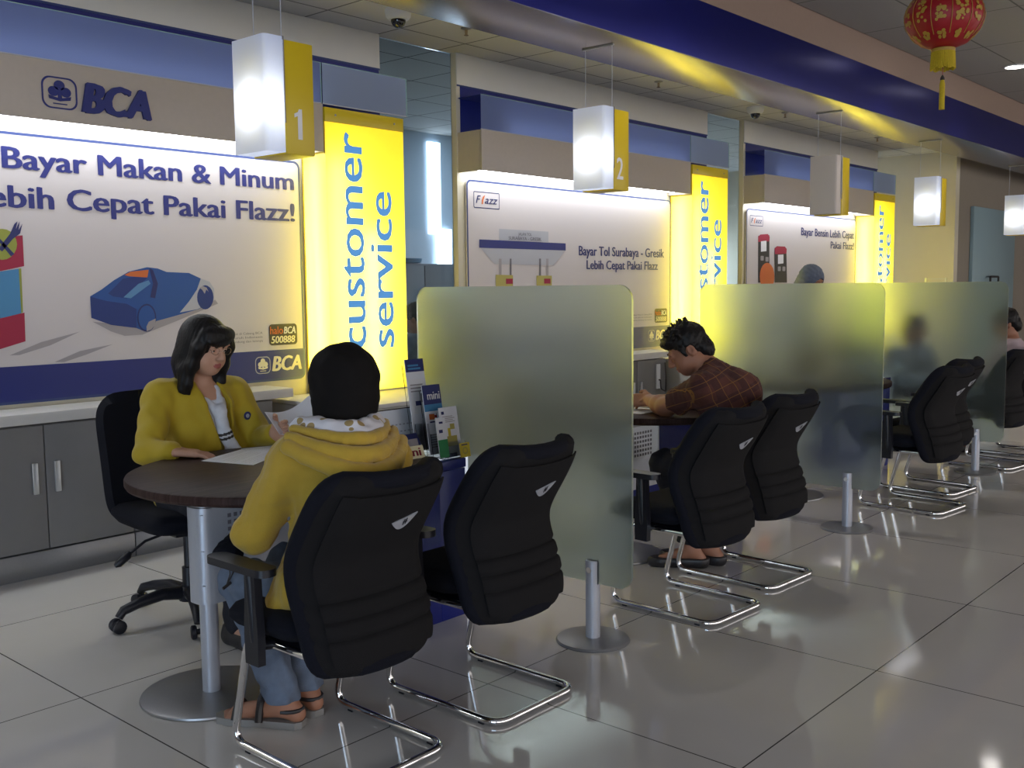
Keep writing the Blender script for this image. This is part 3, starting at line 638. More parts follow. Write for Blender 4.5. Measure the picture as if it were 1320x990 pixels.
# ---------------------------------------------------------------- visitor chairs (sled base), local front = +y
def back_w(v): return .219 * (1 - abs(2 * v - 1) ** 9) ** (1 / 9.) * (1 - .02 * (1 - v))
def back_pt(s, v):
    z = .335 + .55 * v
    y = -.182 + .060 * math.exp(-((v - .50) / .24) ** 2) - .085 * max(0, (v - .55) / .45) ** 1.7 - .012 * (1 - v)
    return (s * back_w(v), y - .028 * (1 - s * s) + .050 * max(0., (abs(s) - .70) / .30) ** 1.4 * (1 - .5 * abs(2 * v - 1) ** 4), z - .010 * (1 - s * s) * v)
def make_chair(label, loc, rz, group='black visitor chairs on chrome sled bases'):
    t = thing('visitor_chair', label, 'chair', loc, rz, group)
    vv = lambda j: .5 - .5 * math.cos(PI * j)
    def rib(v):
        z = .335 + .55 * v; d = min(abs(z - q) for q in (.425, .475, .525)); return .044 - (.016 * max(0, 1 - d / .010))
    b = MB().sheet(lambda u, j: back_pt(2 * u - 1, min(max(vv(j), .004), .996)), 28, 60, lambda u, j: rib(vv(j)), M['black_mesh']).obj('backrest', t, ang=1.2)
    loop = [back_pt(1, v) for v in [vv(k / 30) for k in range(1, 30)]] + [back_pt(s, .998) for s in (.9, .6, .3, 0, -.3, -.6, -.9)] + [back_pt(-1, v) for v in [vv(1 - k / 30) for k in range(1, 30)]] + [back_pt(s, .002) for s in (-.9, -.6, -.3, 0, .3, .6, .9)]
    MB().tube(loop, .0265, M['black_fabric'], 12, closed=True).obj('rim', b)
    def off(s_, v_, d_):
        p0 = Vector(back_pt(s_, v_)); a_ = Vector(back_pt(s_ + .01, v_)) - p0; b_ = Vector(back_pt(s_, v_ + .01)) - p0; return p0 + a_.cross(b_).normalized() * d_
    def rib2(v_): return .030 - .011 * max(max(0, 1 - abs(.335 + .55 * v_ - q) / .011) for q in (.425, .475, .525))
    MB().sheet(lambda u, j: off((2 * u - 1) * .82, .045 + .905 * j, rib2(.045 + .905 * j)), 22, 70, .006, M['black_mesh']).obj('back_panel', b)
    n = 14
    arc = [(-.045, .012), (.048, .030)] + [(.048 - .093 * k / n, .030 - .018 * k / n - .034 * math.sin(PI * k / n)) for k in range(1, n)]
    g = MB().prism(arc, 0, .003, M['silver'], 'xz'); g.box((.000, .0032, .0), (.003, .0042, .018), M['black_plastic']).box((.008, .0032, .002), (.011, .0042, .020), M['black_plastic']).box((-.002, .0032, .009), (.014, .0042, .0115), M['black_plastic'])
    g.v = [tuple(off(.20 + x_ / .222, .760 + z_ / .55, .034 + y_)) for x_, y_, z_ in g.v]
    g = g.obj('badge', b)
    tag(g, 'silver half-moon badge')
    s = MB(); s.sheet(lambda u, v: ((2 * u - 1) * .238 * (1 - abs(2 * v - 1) ** 8) ** (1 / 8.), -.095 + .355 * v, .432 - .018 * max(0, (v - .75) / .25) ** 2 + .010 * abs(2 * u - 1) ** 3), 18, 30, lambda u, v: .018 + .072 * (max(0., (1 - abs(2 * v - 1) ** 6) * (1 - abs(2 * u - 1) ** 8))) ** .5, M['black_fabric'])
    s.obj('seat', t, ang=1.3)
    x = .2; path = [(-x, -.13, .372), (-x, .175, .372), (-x, .272, .0135), (-x, -.255, .0135), (x, -.255, .0135), (x, .272, .0135), (x, .175, .372), (x, -.13, .372)]
    SF = MB().tube(fillet(path, .062, 7), .0125, M['chrome'], 14).obj('sled_frame', t)
    sf = SF
    for sx in (-x, x):
        for y in (.19, -.19): MB().box((sx - .011, y - .012, 0), (sx + .011, y + .012, .007), M['black_plastic'], .002).obj('floor_glide', sf)
    MB().box((-.035, -.205, .33), (.035, -.10, .40), M['black_plastic'], .01).box((-.2, -.1, .362), (.2, .12, .384), M['black_plastic'], .006).obj('seat_support', t)
    for sx in (-1, 1):
        a = MB()
        a.tube(fillet([(sx * .205, .05, .375), (sx * .262, .045, .385), (sx * .268, .055, .60)], .035, 5), .016, M['black_plastic'], 10)
        V = []; prof = [(.33, .052), (.42, .056), (.52, .044), (.602, .04)]
        for z, hw in prof:
            for dx, dy in ((-.013, -hw * .6), (.013, -hw * .6), (.013, hw * .6), (-.013, hw * .6)): V.append((sx * .262 + dx, .05 + dy, z))
        F = [(3, 2, 1, 0), (12, 13, 14, 15)] + [(i * 4 + k, i * 4 + (k + 1) % 4, i * 4 + 4 + (k + 1) % 4, i * 4 + 4 + k) for i in range(3) for k in range(4)]
        a.add(V, F, M['black_plastic']); a = a.obj('armrest', t)
        o = [(sx * .256 + u, v) for u, v in rrect(-.034, .034, -.03, .262, .031)]
        MB().prism(o, .598, .620, M['black_plastic'], 'xy').obj('arm_pad', a)
    return t
c1 = make_chair('black visitor chair the woman in the mustard hoodie sits on', (1.895, 2.395, 0), 0)
chairs = (('empty black visitor chair between the mustard hoodie and the frosted screen', 2.505, 2.375, 0), ('empty black visitor chair in front of the man in plaid', 3.79, 2.335, -3), ('black visitor chair the man in the plaid shirt sits on', 4.40, 2.38, -3),
          ('black visitor chair at the third counter, the nearer one of its pair', 6.43, 2.31, -6), ('black visitor chair at the third counter, mostly hidden behind its twin', 7.06, 2.44, -6),
          ('black visitor chair just past the last frosted screen', 8.28, 2.42, -8), ('black visitor chair the man in the pink shirt sits on', 8.98, 2.40, -8))
for l, x, y, r in chairs: copy_tree(c1, l, (x, y, 0), math.radians(r))
# ---------------------------------------------------------------- the officer's swivel chair, local front = +y
t = thing('office_chair', 'black swivel office chair of the officer in the mustard blazer', 'chair', (2.285, 3.90, 0), PI - .08)
b = MB().sheet(lambda u, j: ((2 * u - 1) * .24 * (1 - abs(2 * (.5 - .5 * math.cos(PI * j)) - 1) ** 6 + 1e-4) ** (1 / 6.), -.215 - .10 * (.5 - .5 * math.cos(PI * j)) ** 1.5 - .03 * (1 - (2 * u - 1) ** 2), .42 + .52 * (.5 - .5 * math.cos(PI * j))), 18, 40, .055, M['black_fabric']).obj('backrest', t, ang=1.2)
MB().sheet(lambda u, v: ((2 * u - 1) * .25 * (1 - abs(2 * v - 1) ** 7) ** (1 / 7.), -.25 + .50 * v, .455 + .012 * abs(2 * u - 1) ** 3), 18, 26, lambda u, v: .02 + .075 * (max(0., (1 - abs(2 * v - 1) ** 6) * (1 - abs(2 * u - 1) ** 8))) ** .5, M['black_fabric']).obj('seat', t, ang=1.3)
MB().box((-.1, -.14, .375), (.1, .1, .415), M['black_plastic'], .01).tube([(0, -.1, .40), (0, -.26, .41), (0, -.27, .60)], .022, M['black_plastic'], 10).obj('mechanism', t)
MB().lathe([(.028, .09), (.028, .22), (.018, .222), (.018, .38)], M['black_plastic'], n=20).obj('gas_column', t)
l = MB().tube([(.08, .02, .392), (.20, .03, .372), (.27, .03, .33)], .006, M['black_plastic'], 8); l.tube([(.262, .03, .337), (.275, .03, .326), (.315, .03, .30), (.33, .03, .292)], [.008, .017, .017, .008], M['black_plastic'], 10); l.obj('lever', t)
sb = MB().lathe([(.045, .075), (.05, .09), (.05, .125), (.035, .14)], M['black_plastic'], n=20).obj('star_base', t)
for k in range(5):
    a = math.radians((245, 318, 30, 102, 174)[k]) - (PI - .08); d = Vector((math.cos(a), math.sin(a), 0))
    leg = MB().tube([d * .03 + Vector((0, 0, .11)), d * .12 + Vector((0, 0, .122)), d * .22 + Vector((0, 0, .108)), d * .29 + Vector((0, 0, .088)), d * .31 + Vector((0, 0, .062))], [.03, .026, .022, .020, .017], M['black_plastic'], 10).obj('leg', t)
    q = d.cross(Vector((0, 0, 1))); c = d * .315 + Vector((0, 0, .029)); cb = MB()
    for s in (-1, 1): cb.tube([c + q * s * .008, c + q * s * .012, c + q * s * .028, c + q * s * .031], [.022, .028, .028, .022], M['black_plastic'], 16)
    cb.tube([c + q * -.01, c + q * .01], .012, M['black_plastic'], 8); cb.obj('caster', leg)
# ---------------------------------------------------------------- round desks with perforated column
def round_table(label, cx, cy):
    t = thing('round_table', label, 'table', (cx, cy, 0), 0, 'round desks of the counters')
    MB().lathe([(.535, .712), (.545, .716), (.55, .724), (.55, .741), (.547, .747), (.540, .75)], M['wood'], n=96).obj('tabletop', t, ang=.5)
    px, py = -.345, -.03
    MB().lathe([(.031, .012), (.031, .712)], M['silver'], (px, py, 0), 32).obj('pole', t)
    MB().lathe([(.236, 0), (.24, .003), (.238, .009), (.225, .0125), (.04, .0135)], M['silver_dark'], (px, py, 0), 64).obj('base_disc', t)
    x0, x1 = px - .055, px + .34; y0, y1 = py - .06, py + .055
    o = rrect(x0, x1, y0, y1, .045, 8)
    c = MB().prism(o, .335, .668, M['silver'], 'xy').obj('casing', t)
    o2 = rrect(x0 + .004, x1 - .004, y0 + .004, y1 - .004, .043, 8); MB().prism(o2, .67, .711, M['silver_dark'], 'xy').obj('top_collar', t)
    h = MB()
    for r in range(6):
        for k in range(8):
            hx = x0 + .105 + k * .0245; hz = .625 - r * .0235; h.box((hx, y0 - .0008, hz), (hx + .0135, y0 + .003, hz + .0135), M['p_dgrey'])
    h.obj('perforations', c)
    s = MB()
    for z in (.645, .52, .40): s.lathe([(.005, 0), (.005, .002)], M['silver_dark'], (x0 + .012, y0 + .012, z), 10)
    s.obj('screws', c)
    return t
round_table('round dark wood desk between the officer and the woman in the mustard hoodie', 2.22, 3.11)
round_table('round dark wood desk the man in the plaid shirt leans on', 4.64, 3.11)
round_table('round desk of the third counter, behind the second frosted screen', 6.58, 3.11)
def side_desk(label, dx):
    t = thing('side_desk', label, 'desk', (2.93 + dx, 3.0, 0), 0, 'navy side desks with a lit white end')
    MB().box((-.33, 0, 0), (-.004, .5, .64), M['navy'], .003).box((-.004, 0, 0), (.148, .032, .64), M['navy'], .003).obj('navy_body', t)
    MB().box((-.335, -.006, .643), (-.002, .5, .682), M['navy'], .003).obj('navy_top', t)
    MB().box((-.002, -.006, .643), (.148, .034, .682), M['navy'], .003).obj('navy_edge', t)
    b = MB().box((0, .036, .03), (.205, .5, .675), M['lit_white'], .004).obj('lit_body', t); tag(b, 'glowing white end of the desk')
    MB().box((0, .03, 0), (.20, .48, .028), M['silver_dark']).obj('toe_kick', t)
    return t
side_desk('navy side desk with a glowing white end, behind the empty chair by the first screen', 0)
side_desk('navy side desk with a glowing white end, behind the seated man in plaid', 2.424)
side_desk('navy side desk with a glowing white end at the third counter', 4.706)
# ---------------------------------------------------------------- things on the first desk
def sheet_of_paper(label, P, m=M['paper'], z=.7508, lines=True, group=None):
    mb = MB(); mb.prism(P, z, z + .0012, m, 'xy'); a, b, c, d = [Vector((*p, 0)) for p in P]
    if lines:
        for k in range(1, 13):
            if k % 5 == 0: continue
            q = k / 14; p0 = a.lerp(d, q).lerp(b.lerp(c, q), .1); p1 = a.lerp(d, q).lerp(b.lerp(c, q), .9); n = (d - a).normalized() * .0016
            mb.add([(p.x, p.y, z + .0018) for p in (p0, p1, p1 + n, p0 + n)], [range(4)], M['p_grey'])
    return tag(mb.obj('sheet_of_paper'), label, 'paper', group)
sheet_of_paper('white printed form lying on the round desk in front of the officer', [(2.17, 3.22), (2.40, 3.36), (2.36, 3.58), (2.10, 3.46)])
sheet_of_paper('white sheet half under the printed form, on its far right side', [(2.38, 3.30), (2.60, 3.36), (2.56, 3.55), (2.37, 3.60)], z=.7503 - .0002 + .0001)
mb = MB().sheet(lambda u, v: (2.45 + .27 * u, 3.44 + .05 * u + .10 * v, .815 + .045 * u + .085 * v - .03 * math.sin(PI * u)), 10, 8, .0015, M['paper'])
tag(mb.obj('sheet_of_paper'), 'white sheet of paper held up in the hand of the officer', 'paper')
t = thing('name_plate', 'cream name plate with red letters on the right edge of the first round desk', 'name plate', (2.622, 2.865, .7505), -.10)
MB().prism([(-.018, 0), (.018, 0), (.006, .046), (0, .046)], -.10, .075, M['p_cream'], 'yz').obj('plate', t)
L = MB(); V0 = L
write(L, 'tini', -.022, .060, .010, .030, 0, M['p_red'], .03); L.v = [(x, -.0185 + z * .39, z) for x, y, z in L.v]; L.obj('lettering', t)
t = thing('desk_calendar', 'white desk calendar with a small yellow emblem, right of the woman in the mustard hoodie', 'calendar', (2.96, 3.285, .683), .0)
c = MB().box((-.12, -.002, 0), (.12, .006, .20), M['p_black'], .002, R=Matrix.Rotation(-.22, 3, 'X'), o=(0, 0, 0)).obj('backing', t)
p = MB().box((-.113, -.0045, .006), (.113, -.0022, .195), M['paper'], R=Matrix.Rotation(-.22, 3, 'X'), o=(0, 0, 0))
R = Matrix.Rotation(-.22, 3, 'X')
def onp(x, z): return tuple(R @ Vector((x, -.0052, z)))
for r in range(4):
    for k in range(6): p.add([onp(-.02 + k * .022 + a, .035 + r * .03 + b) for a, b in ((0, 0), (.012, 0), (.012, .006), (0, .006))], [range(4)], M['p_tollgrey'])
p.add([onp(x, z) for x, z in circ(-.075, .09, .022, 16)], [range(16)], M['p_yellow']); p.obj('page', t)
t = thing('booklet', 'navy booklet leaning in front of the white desk calendar', 'booklet', (2.885, 3.12, .684), .05)
MB().box((-.08, -.004, 0), (.08, .004, .115), M['p_navy'], .001, R=Matrix.Rotation(-.5, 3, 'X'), o=(0, 0, 0)).obj('cover', t)
L = MB(); R2 = Matrix.Rotation(-.5, 3, 'X'); L.add([tuple(R2 @ Vector((x, -.0048, z))) for x, z in ((-.02, .03), (.06, .03), (.07, .09), (.0, .09))], [range(4)], M['p_grey']); L.obj('cover_print', t)
t = thing('pen_holder', 'small dark pen stand with a blue and white pen, beside the calendar', 'pen stand', (2.585, 3.34, .7505))
MB().lathe([(.03, 0), (.032, .004), (.014, .02), (.010, .04)], M['black_plastic'], n=20).obj('stand', t)
MB().tube([(0, 0, .03), (.012, .0, .10), (.03, .0, .185)], [.004, .006, .004], M['white'], 10).tube([(.008, -.004, .09), (.024, -.004, .165)], .0045, M['poster_blue'], 8).obj('pen', t)
# brochures in clear stands on the glowing desk end
def stand(label, x, y, w, h, z=.677):
    t = thing('brochure_holder', label, 'brochure stand', (x, y, z), 0, 'clear acrylic brochure stands on the desk')
    R = Matrix.Rotation(-.16, 3, 'X')
    MB().box((-w / 2, .006, 0), (w / 2, .009, h), M['acrylic'], R=R, o=(0, 0, 0)).obj('back_plate', t)
    MB().box((-w / 2, -.03, .0), (w / 2, -.027, h * .35), M['acrylic'], R=R, o=(0, 0, 0)).box((-w / 2, -.030, .0), (w / 2, .055, .003), M['acrylic']).obj('pocket', t)
    return t
def brochure(label, x, y, z, w, h, parts):
    t = thing('brochure', label, 'brochure', (x, y, z), 0, 'bank brochures in the clear stands'); R = Matrix.Rotation(-.16, 3, 'X')
    MB().box((-w / 2, -.004, 0), (w / 2, .0, h), M['paper'], R=R, o=(0, 0, 0)).obj('leaflet', t)
    L = MB()
    for i, (a, b, c, d, m) in enumerate(parts): L.add([tuple(R @ Vector((w * (u - .5), -.0046 - .0001 * i, h * v))) for u, v in ((a, c), (b, c), (b, d), (a, d))], [range(4)], M[m])
    o = L.obj('print', t); return t, R, w, h
lines = lambda z0, n, a=.12, b=.8: [(a, b - .1 * (k % 2), z0 + k * .035, z0 + k * .035 + .014, 'p_grey') for k in range(n)]
stand('clear brochure stand at the rear of the glowing desk end', 3.035, 3.205, .115, .40)
brochure('tall leaflet with a navy header strip, highest in the stands', 3.035, 3.203, .70, .108, .40, [(0, 1, .86, 1, 'p_navy'), (.12, .7, .92, .94, 'p_cyan'), (.12, .8, .885, .905, 'p_cyan'), (.1, .9, .40, .78, 'p_white'), (.62, .82, .52, .62, 'p_dgrey'), (.3, .6, .49, .54, 'p_navy')] + lines(.64, 3))
stand('clear brochure stand in the middle row of the glowing desk end', 3.045, 3.128, .112, .29)
t, R, w, h = brochure('leaflet with a navy top and white lettering, in the middle stand', 3.045, 3.126, .69, .106, .30, [(0, 1, .72, 1, 'p_navy'), (.0, 1, .62, .72, 'p_cyan'), (.2, .5, .50, .58, 'p_orange'), (.5, .62, .52, .56, 'p_red'), (.2, .8, .455, .475, 'p_navy'), (.0, .12, .0, .45, 'p_tollgrey')] + lines(.1, 6))
L = MB(); write(L, 'mini', -.030, .045, h * .79, .034, -.0056, M['p_white'], .02); L.v = [tuple(R @ Vector(p)) for p in L.v]; L.obj('lettering', t)
brochure('small green and white leaflet, left in the front row', 2.985, 3.03, .69, .055, .17, [(0, 1, 0, .45, 'p_ggreen'), (.2, .6, .62, .7, 'p_navy'), (.3, .7, .85, .9, 'p_navy')])
stand('clear brochure stand in the front row of the glowing desk end', 3.06, 3.055, .112, .20)
brochure('white leaflet with gold figures, in the front stand', 3.06, 3.053, .682, .106, .215, [(.1, .25, .86, .92, 'p_navy'), (.0, .7, .0, .08, 'p_navy'), (.12, .82, .22, .42, 'p_gold'), (.35, .5, .42, .58, 'p_yellow'), (.5, .75, .55, .66, 'p_gold')] + lines(.70, 4))
t, R, w, h = brochure('small square yellow card standing in front of the leaflets', 3.105, 3.025, .678, .062, .062, [(0, 1, 0, 1, 'p_yellow'), (.2, .8, .82, .9, 'p_navy')])
L = MB(); o = circ(.0, .028, .016, 20); i = circ(.0, .028, .010, 20); L.add([(u, -.0055, v) for u, v in o] + [(u, -.0055, v) for u, v in i], [(k, (k + 1) % 20, (k + 1) % 20 + 20, k + 20) for k in range(20)], M['p_gold']); L.v = [tuple(R @ Vector(p)) for p in L.v]; L.obj('emblem', t)
stand('clear brochure stand on the desk of the third counter', 7.64, 3.07, .12, .30, .684)
brochure('white leaflet in the stand of the third counter', 7.64, 3.068, .69, .106, .29, [(0, 1, .8, 1, 'p_tollgrey'), (.2, .8, .3, .5, 'p_gold')] + lines(.6, 4))
# second desk: what shows past the screen edge
sheet_of_paper('white form on the round desk under the hands of the man in plaid', [(4.30, 2.93), (4.52, 2.93), (4.52, 3.2), (4.30, 3.2)])
# ---------------------------------------------------------------- ceiling fittings
def camera_dome(label, x, y, z):
    t = thing('dome_camera', label, 'security camera', (x, y, z), 0, 'dome cameras on the counter ceiling')
    MB().lathe([(.002, 0), (.080, 0), (.082, -.008), (.076, -.045), (.062, -.062), (.05, -.064)], M['white'], n=32).obj('housing', t)
    MB().lathe([(.046, -.06), (.045, -.078), (.036, -.096), (.02, -.108), (.003, -.112)], mat('smoked_dome', (.01, .01, .012), .08, coat=.5) if 'dome' not in M else M['dome'], n=24).obj('dome', t)
    return t
camera_dome('white dome camera on the ceiling right of the sign number 1', 4.333, 4.734, 3.0955)
camera_dome('small far dome camera on the ceiling above the third counter', 9.0, 4.826, 3.0955)
def sprinkler(label, x, y):
    t = thing('sprinkler', label, 'sprinkler', (x, y, 3.0955), 0, 'fire sprinklers in the counter ceiling')
    MB().lathe([(.002, 0), (.036, 0), (.036, -.006), (.012, -.014)], M['silver_dark'], n=20).obj('escutcheon', t)
    MB().lathe([(.010, -.012), (.009, -.045), (.016, -.047), (.016, -.05), (.004, -.052)], M['metal_rim'], n=14).obj('nozzle', t)
for l, x, y in (('ceiling sprinkler nearest the dome camera by sign number 1', 4.941, 4.746), ('ceiling sprinkler right of the sign number 2', 7.31, 4.813), ('ceiling sprinkler just right of the small far dome camera', 9.49, 4.765), ('farthest ceiling sprinkler, above the fuel pump poster', 11.854, 4.787)): sprinkler(l, x, y)
# red paper lantern
t = thing('red_lantern', 'red and gold festive lantern hanging from the hall ceiling', 'lantern', (5.29, 1.815, 2.70))
prof = [(.05, -.145)] + [(.05 + .135 * math.sin(PI * (k + .6) / 15.2) ** .75, -.145 + .30 * k / 14) for k in range(1, 14)] + [(.05, .155)]
MB().lathe(prof, M['lantern_red'], n=48).obj('shade', t)
def on_l(a, zz, off=.003):
    k = min(max((zz + .145) / .30 * 14, 0), 14); r = .05 + .135 * max(0, math.sin(PI * (k + .6) / 15.2)) ** .75 + off
    return (r * math.cos(a), r * math.sin(a), zz)
g = MB()
for k in range(12):
    a0 = k * PI / 6
    g.tube([on_l(a0, z) for z in np.linspace(-.10, .14, 9)], .0016, M['lantern_gold'], 5)
rnd = random.Random(3)
for k in range(12):
    a0 = k * PI / 6 + PI / 12
    for q in range(26):
        a = a0 + rnd.uniform(-.14, .14); z = rnd.uniform(-.045, .13); s = rnd.uniform(.004, .011)
        if k % 2 == 0 and q < 12: a = a0 + ((q % 3) - 1) * .075; z = -.03 + (q // 3) * .042; s = .009
        g.add([on_l(a + s * 6 * math.cos(b), z + s * math.sin(b), .004) for b in np.linspace(0, 2 * PI, 7)[:-1]], [range(6)], M['lantern_gold'])
    for q in range(8):
        a = a0 + rnd.uniform(-.10, .10); z = -.10 + rnd.uniform(-.014, .014); s = .008; g.add([on_l(a + s * 8 * math.cos(b), z + s * math.sin(b), .004) for b in np.linspace(0, 2 * PI, 7)[:-1]], [range(6)], M['lantern_gold'])
g.obj('gold_pattern', t)
MB().lathe([(.052, -.165), (.056, -.16), (.056, -.147), (.05, -.143)], M['lantern_gold'], n=32).obj('lower_ring', t)
MB().lathe([(.052, .153), (.056, .157), (.056, .17), (.03, .172)], M['lantern_gold'], n=32).tube([(0, 0, .17), (0, 0, .715)], .002, M['p_red'], 6).obj('hanger', t)
f = MB()
for k in range(40):
    a = 2 * PI * k / 40; f.tube([(.052 * math.cos(a), .052 * math.sin(a), -.162), (.056 * math.cos(a), .056 * math.sin(a), -.245 + .004 * math.sin(k * 5))], .0042, M['lantern_yellow'], 5)
f.obj('fringe', t)
MB().tube([(0, 0, -.16), (0, 0, -.30)], .0015, M['p_red'], 5).lathe([(.002, -.272), (.010, -.285), (.011, -.295), (.006, -.30)], M['p_black'], n=12).tube([(0, 0, -.29), (0, 0, -.315), (0, 0, -.44)], [.007, .013, .014], M['lantern_yellow'], 12).obj('tassel', t)
def downlight(label, x, y):
    t = thing('downlight', label, 'ceiling light', (x, y, 3.42), 0, 'round downlights in the hall ceiling')
    MB().lathe([(.085, -.0005), (.105, -.0005), (.105, -.008), (.088, -.012), (.085, -.0005)], M['white'], n=32, cap=False).obj('ring', t)
    MB().lathe([(.003, -.003), (.084, -.003), (.084, -.006), (.003, -.006)], M['downlight'], n=24).obj('lamp', t)
downlight('round recessed downlight in the hall ceiling right of the lantern', 10.48, 2.93)
downlight('round recessed downlight in the hall ceiling hidden behind the lantern', 8.65, 2.93)
downlight('round recessed downlight in the hall ceiling above the photo edge', 5.4, 2.93)
# back office: shelf unit with a blue tray, seen through the gap
t = thing('office_shelf', 'grey office cupboard seen through the gap right of the yellow sign', 'cupboard', (6.75, 7.2, 0))
MB().box((-.55, 0, 0), (.75, .4, 1.64), M['grey_shirt'], .004).obj('body', t)
for a, b in ((-.54, .09), (.11, .74)):
    d = MB().box((a, -.016, .05), (b, -.001, 1.62), M['grey_shirt'], .003).obj('door', t); MB().box((.05 if a < 0 else .13, -.03, .8), (.07 if a < 0 else .15, -.017, 1.0), M['handle'], .003).obj('handle', d)
tag(MB().lathe([(.12, 0), (.16, .012), (.17, .05), (.16, .05), (.15, .02), (.01, .018)], M['p_cyan'], (6.72, 7.38, 1.641), 32, sx=1.4).obj('tray'), 'blue tray on top of the grey office cupboard', 'tray')
# ---------------------------------------------------------------- smooth bodies: distance fields turned into one continuous surface
class Field:
    def __init__(s, lo, hi, h):
        s.h = h; s.lo = np.array(lo, float); s.n = np.ceil((np.array(hi) - s.lo) / h).astype(int) + 1
        s.D = np.full(s.n, .12, np.float32); s.ax = [s.lo[i] + h * np.arange(s.n[i]) for i in range(3)]
    def _sub(s, lo, hi, pad):
        sl = []
        for i in range(3):
            a = int(max(0, math.floor((lo[i] - pad - s.lo[i]) / s.h))); b = int(min(s.n[i], math.ceil((hi[i] + pad - s.lo[i]) / s.h) + 1))
            if b <= a: return None, None
            sl.append(slice(a, b))
        g = [s.ax[0][sl[0]][:, None, None], s.ax[1][sl[1]][None, :, None], s.ax[2][sl[2]][None, None, :]]
        return tuple(sl), g
    def _put(s, sl, d, k, op):
        A = s.D[sl]
        if op == 'sub': d = -d
        if op == 'add':
            h = np.clip(.5 + .5 * (A - d) / k, 0, 1) if k > 0 else (A > d).astype(float); s.D[sl] = A * (1 - h) + d * h - k * h * (1 - h)
        else:
            h = np.clip(.5 - .5 * (A - d) / k, 0, 1) if k > 0 else (A < d).astype(float); s.D[sl] = A * (1 - h) + d * h + k * h * (1 - h)
    def cone(s, a, b, ra, rb, k=.015, op='add', flat=None):
        a = np.array(a, float); b = np.array(b, float); r = max(ra, rb); sl, g = s._sub(np.minimum(a, b) - r, np.maximum(a, b) + r, k + .05)
        if sl is None: return s
        d = b - a; L = max(d @ d, 1e-9); p = [g[i] - a[i] for i in range(3)]
        t = np.clip((p[0] * d[0] + p[1] * d[1] + p[2] * d[2]) / L, 0, 1)
        s._put(sl, np.sqrt((p[0] - t * d[0]) ** 2 + (p[1] - t * d[1]) ** 2 + (p[2] - t * d[2]) ** 2) - (ra + (rb - ra) * t), k, op); return s
    def ell(s, c, r, R=None, k=.015, op='add'):
        c = np.array(c, float); m = max(r); sl, g = s._sub(c - m, c + m, k + .05)
        if sl is None: return s
        p = [g[i] - c[i] for i in range(3)]
        if R is not None: p = [p[0] * R[0][j] + p[1] * R[1][j] + p[2] * R[2][j] for j in range(3)]     # columns of R are the local axes
        k0 = np.sqrt(sum((p[j] / r[j]) ** 2 for j in range(3))) + 1e-9; k1 = np.sqrt(sum((p[j] / r[j] ** 2) ** 2 for j in range(3))) + 1e-9
        s._put(sl, k0 * (k0 - 1) / k1, k, op); return s
    def box(s, c, b, R=None, r=.005, k=.01, op='add'):
        c = np.array(c, float); m = float(np.linalg.norm(b)); sl, g = s._sub(c - m, c + m, k + .05)
        if sl is None: return s
        p = [g[i] - c[i] for i in range(3)]
        if R is not None: p = [p[0] * R[0][j] + p[1] * R[1][j] + p[2] * R[2][j] for j in range(3)]
        q = [np.abs(p[j] + 0 * (p[0] + p[1] + p[2])) - (b[j] - r) for j in range(3)]
        d = np.sqrt(sum(np.maximum(x, 0) ** 2 for x in q)) + np.minimum(np.maximum(np.maximum(q[0], q[1]), q[2]), 0) - r
        s._put(sl, d, k, op); return s
    def chain(s, P, r, k=.02, op='add'):
        for i in range(len(P) - 1): s.cone(P[i], P[i + 1], r[i], r[i + 1], k, op)
        return s
    def plane(s, p, n, k=.0):
        """keep what lies behind the plane (p, normal n)"""
        n = np.array(n, float); n /= np.linalg.norm(n); g = [s.ax[0][:, None, None], s.ax[1][None, :, None], s.ax[2][None, None, :]]
        d = sum((g[i] - p[i]) * n[i] for i in range(3)); s.D = np.maximum(s.D, d.astype(np.float32)); return s
    def folds(s, amp, wl, seed=0, n=7):
        rs = np.random.RandomState(seed); g = [s.ax[0][:, None, None], s.ax[1][None, :, None], s.ax[2][None, None, :]]; w = 0
        for _ in range(n):
            d = rs.normal(size=3); d /= np.linalg.norm(d); f = 2 * PI / (wl * rs.uniform(.6, 1.7)); w = w + np.sin(f * (g[0] * d[0] + g[1] * d[1] + g[2] * d[2]) + rs.uniform(0, 6.28))
        s.D = s.D + (amp * w / math.sqrt(n)).astype(np.float32); return s
    def strands(s, L, R, amp, n):
        c = L(0, 0, 0); g = [s.ax[0][:, None, None] - c[0], s.ax[1][None, :, None] - c[1], s.ax[2][None, None, :] - c[2]]; q = [g[0] * R[0][j] + g[1] * R[1][j] + g[2] * R[2][j] for j in range(3)]
        s.D = s.D + (amp * np.sin(n * np.arctan2(q[0], q[1]) + 9 * np.sin(3 * np.arctan2(q[0], q[1])) + 14 * q[2])).astype(np.float32); return s
    def surface(s):
        D = s.D; I = D < 0; h = s.h
        D = D.copy(); D[0] = D[-1] = .1; D[:, 0] = D[:, -1] = .1; D[:, :, 0] = D[:, :, -1] = .1; I = D < 0
        c = [I[i:D.shape[0] - 1 + i, j:D.shape[1] - 1 + j, k:D.shape[2] - 1 + k] for i in (0, 1) for j in (0, 1) for k in (0, 1)]
        al = c[0].copy(); an = c[0].copy()
        for x in c[1:]: al &= x; an |= x
        cells = np.argwhere(an & ~al); idx = -np.ones(al.shape, np.int64); idx[tuple(cells.T)] = np.arange(len(cells))
        acc = np.zeros((len(cells), 3)); cnt = np.zeros(len(cells))
        off = [(i, j, k) for i in (0, 1) for j in (0, 1) for k in (0, 1)]
